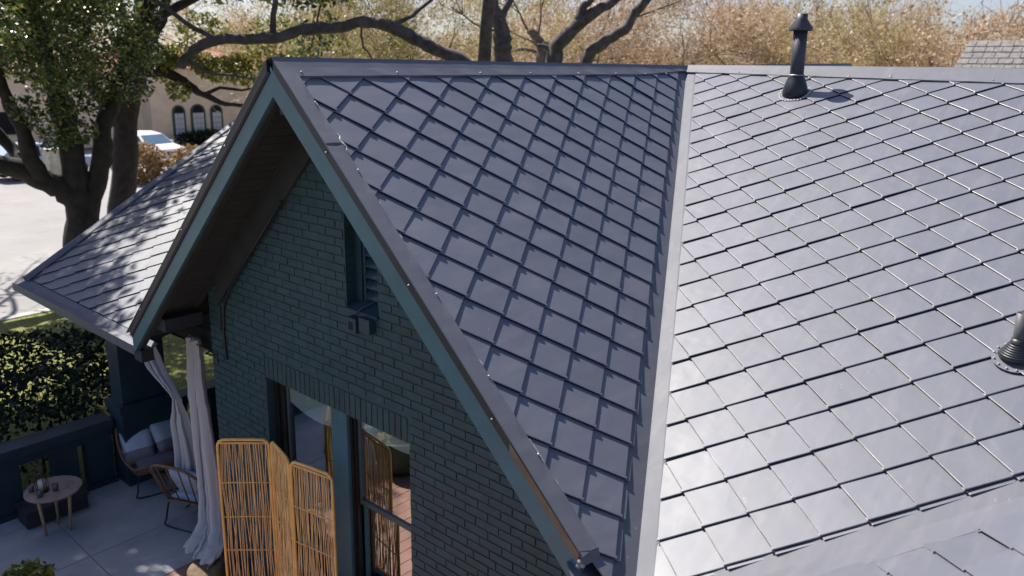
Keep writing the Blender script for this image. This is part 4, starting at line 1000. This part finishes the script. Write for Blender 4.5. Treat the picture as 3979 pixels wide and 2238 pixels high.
local('cabinet_body', MB().box((-.35, -.4, 0), (.35, .4, 1.45)), M['cream'], t); local('cabinet_lid', MB().box((-.4, -.45, 1.45), (.4, .45, 1.53)), M['cream'], t); local('cabinet_door', MB().box((.351, -.3, .2), (.365, .3, 1.3)), M['cream'], t)

# ------------------------------------------------------------------ neighbour's roof, far right
M['nroof'] = painted('weathered_shingle', (0.19, 0.175, 0.165), 0.9, 0.35, 7, 0.5, 20)
nh = thing('neighbour_house', 'neighbouring house with a weathered grey shingle roof at the far right', 'house', (1.5, 26, ZG))
MB().box((-1.2, 23.6, ZG), (7, 30, -1.6)).build('wall', M['stucco'], nh)
rf = MB().prism([(-1.75, 23.2, -1.75), (7.5, 23.2, -1.75), (7.0, 26.4, .98), (-1.28, 26.4, .98)], (0, 0, -.12)).build('roof', M['nroof'], nh)
for i in range(15):
    a = i / 15; y = 23.2 + 3.2 * a; z = -1.75 + 2.73 * a; x0 = -1.75 + .47 * a
    mb = MB(); x = x0
    while x < 7.3:
        wd = random.uniform(.22, .4); h_ = random.uniform(.018, .04)
        mb.hexa([(x, y - .02, z + .0), (x + wd - .02, y - .02, z + .0), (x + wd - .02, y + .22, z + .19), (x, y + .22, z + .19), (x, y - .02, z + h_), (x + wd - .02, y - .02, z + h_), (x + wd - .02, y + .22, z + .2), (x, y + .22, z + .2)]); x += wd
    mb.build('shingle_course', M['nroof'], rf)
MB().prism([(-1.3, 26.4, .98), (7.0, 26.4, .98), (7.5, 30, -1.9), (-1.75, 30, -1.9)], (0, 0, -.12)).build('roof', M['nroof'], nh)

# ------------------------------------------------------------------ patio things
def stripe_mat(name, base, stripe, scale, lo, hi):
    b = NB(name); uv = b.n('ShaderNodeUVMap'); sp = b.n('ShaderNodeSeparateXYZ'); b.l(uv.outputs[0], sp.inputs[0])
    fr = b.math('FRACT', b.math('MULTIPLY', sp.outputs[0], scale)); band = b.ramp(fr, [(0, base), (lo, base), (lo + .02, stripe), (hi, stripe), (hi + .02, base)])
    fn = b.math('FRACT', b.math('MULTIPLY', sp.outputs[0], scale * 9)); col = b.mix(b.math('MULTIPLY', fn, .25), band, tuple(x * .75 for x in base))
    b.set(Base_Color=col, Roughness=.9); b.b.inputs['Specular IOR Level'].default_value = .1
    b.bump(b.noise(b.pos(), 220, 2), .2, .002); return b.m
M['curtain'] = stripe_mat('striped_linen', (0.54, 0.53, 0.51), (0.20, 0.24, 0.29), 5.0, .42, .58)
def curtain(name, label, path, folds, depth, ncol=72, along=(1, 0, 0), across=(0, 1, 0)):
    """path: list of (centre point, width, fold depth factor)"""
    A, B = Vector(along), Vector(across); rows = []; C = wig([p[0] for p in path], .006, 6); k = len(C)
    ws = np.interp(np.linspace(0, 1, k), np.linspace(0, 1, len(path)), [p[1] for p in path]); ds = np.interp(np.linspace(0, 1, k), np.linspace(0, 1, len(path)), [p[2] for p in path])
    for i in range(k):
        r = []
        for j in range(ncol + 1):
            s = j / ncol; ph = s * folds * 2 * math.pi
            off = depth * ds[i] * (math.sin(ph + .5 * math.sin(i * .22)) + .35 * math.sin(ph * .53 + 1.3 + i * .06))
            sx = s - .5 + .018 * math.sin(ph * 2 + i * .11)
            r.append(tuple(C[i] + A * (ws[i] * sx) + B * off))
        rows.append(r)
    mb = MB(); mb.grid(rows); o = mb.build(name, M['curtain'], None, True)
    uv = o.data.uv_layers.new(name='UVMap'); nv = ncol + 1
    for lp in o.data.loops: uv.data[lp.index].uv = ((lp.vertex_index % nv) / ncol, (lp.vertex_index // nv) / k)
    s = o.modifiers.new('s', 'SOLIDIFY'); s.thickness = .003
    return tag(o, label, 'curtain', 'striped porch curtains')
RY, RZ = .50, -2.75
curtain('curtain', 'grey striped curtain gathered at the wall corner beside the rattan screen',
        [((-2.46, RY, -2.70), .23, .7), ((-2.45, RY, -2.85), .25, .8), ((-2.38, .46, -3.3), .31, .8), ((-2.26, .42, -3.9), .36, .8), ((-2.17, .38, -4.35), .38, .8), ((-2.05, .30, -4.58), .44, 1.0), ((-1.92, .18, -4.63), .55, 1.0), ((-1.84, .04, -4.68), .50, .6)], 3.6, .050)
curtain('curtain', 'grey striped curtain tied back at the far porch pier',
        [((-3.86, RY, -2.75), .50, 1), ((-3.70, .50, -2.98), .48, 1), ((-3.36, .50, -3.28), .36, .9), ((-3.02, .51, -3.46), .13, .6), ((-2.98, .52, -3.56), .13, .6), ((-2.98, .53, -3.85), .34, 1), ((-2.94, .54, -4.5), .44, 1)], 3.2, .045)
t = thing('curtain_rod', 'thin black curtain rod from the wall corner to the porch pier', 'curtain rod', (-3.0, RY, RZ))
MB().tube([(-4.15, RY, RZ - .02), (-2.06, RY, RZ)], .012, 8).build('rod', M['black'], t, True)
MB().tube([(-2.12, RY, RZ), (-2.03, RY - .10, RZ + .02), (-1.92, RY - .10, RZ + .03), (-1.90, RY - .055, RZ + .03), (-1.90, RY - .055, RZ - .05)], .009, 6).build('bracket', M['black'], t)
MB().lathe([(.022, -.03), (.024, 0), (.022, .03)], (-2.05, RY, RZ), 10, (1, 0, 0)).build('finial', M['black'], t)
for i in range(7): MB().lathe([(.020, -.003), (.022, 0), (.020, .003)], (-2.55 + .03 * i, RY, RZ), 10, (1, 0, 0), False, False).build('curtain_ring', M['blue'], t)

# folding rattan screen
M['rattan'] = painted('honey_rattan', (0.80, 0.48, 0.14), 0.5, 0.15, 12, 0.2, 90)
M['cane'] = leaf_mat('honey_cane', [(0.0, (0.56, 0.34, 0.13)), (0.5, (0.78, 0.52, 0.22)), (1.0, (0.90, 0.66, 0.34))], 0.55, 0.02, 0.3)
sc = thing('rattan_screen', 'three-panel folding rattan screen standing before the left window', 'folding screen', (-.6, .22, ZP))
def screen_panel(a, b, h, seed, label):
    a, b = Vector((*a, ZP + .02)), Vector((*b, ZP + .02)); d = (b - a); W = d.length; d.normalize(); rr_ = .065
    def P(s, z): return tuple(a + d * s + Vector((0, 0, z)))
    pts = [P(0, 0), P(0, h * .5), P(0, h - rr_ * 2)] + [P(rr_ - rr_ * math.cos(t), h - rr_ + rr_ * math.sin(t)) for t in (.3, .8, 1.3)] + [P(W * .5, h)] + [P(W - rr_ + rr_ * math.cos(t), h - rr_ + rr_ * math.sin(t)) for t in (1.3, .8, .3)] + [P(W, h - rr_ * 2), P(W, h * .5), P(W, 0)]
    fr = MB(); fr.tube(pts, .0125, 8); o = fr.build('screen_panel', M['rattan'], sc, True, label)
    bars = [0.06] + [h * k for k in (.2, .385, .575, .765)] + [h - .03]
    for zb in bars:
        MB().tube([P(.012, zb), P(W * .5, zb + .002), P(W - .012, zb)], .0055, 6).build('cross_strip', M['rattan'], o, True)
    cm = MB(); rnd = random.Random(seed); ns = 32
    cols = [sorted(rnd.uniform(.02, W - .02) for _ in range(ns)) for _ in bars]
    for k in range(len(bars)): cols[k] = [.018 + (W - .036) * (i + .5) / ns + rnd.uniform(-.014, .014) for i in range(ns)]
    off = Vector((-d.y, d.x, 0)) * .004
    for i in range(ns):
        pl = [Vector(P(cols[k][i], bars[k])) + off * (1 if (i + k) % 2 else -1) for k in range(len(bars))]
        cm.tube(wig(pl, .0015, 2), .0036, 5, False)
    for zz in (h - .035, h - .04): cm.tube([P(.02, zz), P(W - .02, zz)], .004, 4)
    c = cm.build('cane', M['cane'], o, True); c['kind'] = 'stuff'
    return o
screen_panel((-1.15, -.01), (-.825, .29), 1.75, 1, 'left panel, turned outwards')
screen_panel((-.80, .30), (-.385, .20), 1.75, 2, 'middle panel')
screen_panel((-.365, .205), (.085, .285), 1.75, 3, 'right panel')
# stump stool under the curtain hem
M['stump'] = painted('weathered_stump', (0.13, 0.09, 0.05), 0.85, 0.45, 9, 0.6, 30)
t = thing('stump_stool', 'brown weathered stump under the curtain hem by the screen', 'stool', (-1.66, .04, ZP))
local('stump_side', MB().lathe([(.17, 0), (.185, .03), (.175, .15), (.17, .235), (.155, .26), (.13, .265)], (0, 0, 0), 26), M['stump'], t, True)
local('stump_top', MB().lathe([(.13, .2655), (.02, .27)], (0, 0, 0), 24), M['stump'], t)

# lounge chairs
M['wicker'] = painted('brown_wicker', (0.17, 0.095, 0.05), 0.6, 0.35, 40, 0.4, 120)
M['cushion'] = painted('pale_cushion_fabric', (0.42, 0.47, 0.54), 0.9, 0.08, 5, 0.2, 200, spec=.1)
M['taupe'] = painted('taupe_cushion_fabric', (0.22, 0.20, 0.21), 0.9, 0.12, 5, 0.2, 200, spec=.1)
def lounge_chair(loc, rot, label):
    c = thing('lounge_chair', label, 'chair', loc, (0, 0, rot), 'rattan lounge chairs on the patio')
    # local frame: faces +x, seat 0.62 wide in y
    rim = [(.34, -.30, .40), (.34, .30, .40), (.05, .36, .46), (-.28, .34, .66), (-.40, .18, .84), (-.40, -.18, .84), (-.28, -.34, .66), (.05, -.36, .46)]
    base = [(.28, -.25, .30), (.28, .25, .30), (.05, .28, .28), (-.16, .26, .30), (-.24, .14, .36), (-.24, -.14, .36), (-.16, -.26, .30), (.05, -.28, .28)]
    local('rim', MB().tube([Vector(p) for p in wig(rim + rim[:1], 0, 3)], .016, 7), M['wicker'], c, True)
    local('seat_rim', MB().tube([Vector(p) for p in wig(base + base[:1], 0, 3)], .013, 6), M['wicker'], c, True)
    R, B = wig(rim + rim[:1], 0, 5), wig(base + base[:1], 0, 5)
    for i in range(0, len(R) - 1, 2): local('rib', MB().tube([B[i], (R[i] + B[i]) * .5 + Vector((0, 0, -.01)), R[i]], .008, 5), M['wicker'], c, True)
    mb = MB()
    for k in range(1, 8):
        a = k / 8; mb.tube([B[i] * (1 - a) + R[i] * a for i in range(0, 8)], .006, 4)
    local('front_weave', mb, M['wicker'], c)
    local('seat', MB().add([tuple(Vector(p) + Vector((0, 0, .005))) for p in base], [tuple(range(8))]), M['wicker'], c)
    for s in (-1, 1):
        x = .27 if s > 0 else -.20
        local('leg', MB().tube(wig([(x, -.24, .29), (x + .02 * s, -.27, .10), (x + .03 * s, -.25, .015), (x + .03 * s, .25, .015), (x + .02 * s, .27, .10), (x, .24, .29)], 0, 4), .010, 6), M['black'], c, True)
    local('stretcher', MB().tube([(.28, 0, .28), (-.21, 0, .28)], .009, 6), M['black'], c)
    return c
def pillow(loc, rot, w, h, d, mat, label, name='cushion', group='cushions on the lounge chairs', two=None):
    mb = MB(); n = 9; front, back = [], []
    for i in range(n):
        rf_, rb_ = [], []
        for j in range(n):
            u, v = i / (n - 1) * 2 - 1, j / (n - 1) * 2 - 1
            t_ = max(0, (1 - u ** 4) * (1 - v ** 4)) ** .5; pin = 1 - .08 * (u * u * v * v) + 0
            rf_.append((u * w / 2 * (1 - .06 * (1 - v * v) * 0), v * h / 2, d / 2 * t_)); rb_.append((u * w / 2, v * h / 2, -d / 2 * t_))
        front.append(rf_); back.append(rb_[::-1])
    mb.grid(front); mb.grid(back); mb.weld()
    c = thing(name, label, 'cushion', loc, rot, group)
    if two:
        lo = [f for f in mb.f if sum(mb.v[i][0] for i in f) / 4 > w * .08]; hi = [f for f in mb.f if f not in set(lo)]
        for nm, fs, m_ in (('cover', hi, mat), ('lower_band', lo, two)):
            b2 = MB(); ids = sorted({i for f in fs for i in f}); im = {a: k for k, a in enumerate(ids)}; b2.v = [mb.v[i] for i in ids]; b2.f = [tuple(im[i] for i in f) for f in fs]; local(nm, b2, m_, c, True)
    else: local('cover', mb, mat, c, True)
    return c
c1 = lounge_chair((-4.0, .66, ZP), math.radians(-12), 'rattan lounge chair with two pale pillows beside the porch pier')
pillow((-4.10, .52, ZP + .50), (math.radians(8), math.radians(55), math.radians(-12)), .40, .35, .12, M['cushion'], 'pale pillow with taupe lower half, nearer one on the far chair', two=M['taupe'])
pillow((-4.06, .86, ZP + .53), (math.radians(-6), math.radians(55), math.radians(2)), .40, .35, .12, M['cushion'], 'pale pillow with taupe lower half, farther one on the far chair', two=M['taupe'])
pillow((-3.96, .66, ZP + .35), (0, 0, math.radians(-12)), .48, .48, .08, M['taupe'], 'taupe seat pad of the far lounge chair')
c2 = lounge_chair((-2.83, .60, ZP), math.radians(112), 'rattan lounge chair seen from behind, partly hidden by the curtain')
pillow((-2.80, .50, ZP + .52), (math.radians(-62), 0, math.radians(22)), .44, .40, .13, M['cushion'], 'pale pillow on the near lounge chair behind the curtain')
pillow((-2.85, .64, ZP + .35), (0, 0, math.radians(22)), .46, .46, .08, M['cushion'], 'pale seat pad of the near lounge chair')

# low bench/crate behind the table, round table, lantern and candles
M['darkwood'] = painted('dark_stained_wood', (0.035, 0.032, 0.036), 0.6, 0.3, 9, 0.3, 60)
t = thing('low_bench', 'low dark slatted bench between the round table and the parapet', 'bench', (-4.17, -.43, ZP))
local('bench_top', MB().box((-.17, -.32, .17), (.17, .32, .20)), M['darkwood'], t); local('bench_front', MB().box((.14, -.30, .02), (.16, .30, .169)), M['darkwood'], t)
for sy in (-1, 1): local('bench_side', MB().box((-.15, sy * .30 - .012, 0), (.139, sy * .30 + .012, .169)), M['darkwood'], t)
M['tablewood'] = painted('worn_table_wood', (0.30, 0.22, 0.18), 0.6, 0.25, 6, 0.3, 50, dirt=((0.16, 0.10, 0.09), 5))
M['legwood'] = painted('pale_leg_wood', (0.40, 0.27, 0.14), 0.55, 0.2, 10, 0.1)
t = thing('side_table', 'round wooden side table with pale splayed legs', 'table', (-3.79, -.52, ZP))
local('tabletop', MB().lathe([(.26, .475), (.275, .482), (.275, .498), (.27, .503), (.05, .503)], (0, 0, 0), 36), M['tablewood'], t)
for k in range(3):
    a = math.radians(40 + 120 * k)
    local('leg', MB().tube([(.17 * math.cos(a), .17 * math.sin(a), .474), (.13 * math.cos(a), .13 * math.sin(a), .0)], [.022, .012], 8), M['legwood'], t, True)
M['wax'] = painted('ivory_wax', (0.62, 0.58, 0.48), 0.5, 0.08, 8, 0)
M['smoke'] = painted('smoky_glass', (0.10, 0.10, 0.11), 0.12, 0.1, 4, 0)
ln = thing('lantern', 'black wire lantern holding an ivory pillar candle on the round table', 'lantern', (-3.80, -.62, ZP + .503), group='lights on the round table')
local('lantern_base', MB().lathe([(.062, 0), (.065, .01), (.06, .02)], (0, 0, 0), 18), M['black'], ln)
for k in range(6):
    a = k * math.pi / 3; local('wire', MB().tube([(.058 * math.cos(a), .058 * math.sin(a), .02), (.062 * math.cos(a), .062 * math.sin(a), .12), (.03 * math.cos(a), .03 * math.sin(a), .20)], .004, 4), M['black'], ln)
local('lantern_top', MB().lathe([(.034, .195), (.036, .205), (.01, .225)], (0, 0, 0), 14), M['black'], ln)
local('handle', MB().tube([(0, .03, .215), (0, .045, .27), (0, 0, .31), (0, -.045, .27), (0, -.03, .215)], .004, 5), M['black'], ln)
local('candle', MB().lathe([(.036, .021), (.036, .125), (.03, .13)], (0, 0, 0), 16), M['wax'], ln, True)
for lx, ly, lab in ((-3.70, -.68, 'small glass tea light in front of the lantern'), (-3.72, -.52, 'small glass tea light right of the lantern'), (-3.88, -.70, 'small glass tea light left of the lantern')):
    tl = thing('tea_light', lab, 'candle', (lx, ly, ZP + .503), group='lights on the round table')
    local('glass_cup', MB().lathe([(.026, 0), (.032, .05), (.030, .075), (.027, .075), (.027, .03)], (0, 0, 0), 16, cap1=False), M['smoke'], tl, True); local('candle', MB().lathe([(.022, .03), (.022, .055), (.018, .058)], (0, 0, 0), 12), M['wax'], tl)
# planter at the edge of patio and deck (mirrored in the right window)
M['planter'] = painted('green_glazed_pot', (0.045, 0.075, 0.05), 0.35, 0.2, 5, 0.1)
t = thing('planter', 'large round dark green planter mirrored in the right window', 'planter', (-2.12, -1.78, ZP))
local('pot', MB().lathe([(.30, 0), (.36, .1), (.40, .42), (.42, .44), (.42, .47), (.385, .47), (.38, .40)], (0, 0, 0), 36), M['planter'], t, True)
local('mulch', MB().lathe([(.378, .401), (.02, .43)], (0, 0, 0), 30), M['straw'], t)
P = blob((-2.12, -1.78, ZP + .60), (.34, .34, .20), 520); q, _ = cards(P, .05); quads('foliage', q, M['oak2'], t)
t = thing('potted_plant', 'small leafy plant in a clay pot at the lower left corner', 'potted plant', (-2.62, -1.17, ZP))
local('pot', MB().lathe([(.12, 0), (.15, .2), (.165, .22), (.165, .25), (.145, .25), (.14, .22)], (0, 0, 0), 24), M['tile'], t, True)
P = blob((-2.62, -1.19, ZP + .33), (.22, .22, .11), 260); q, _ = cards(P, .045); quads('foliage', q, M['oak2'], t)
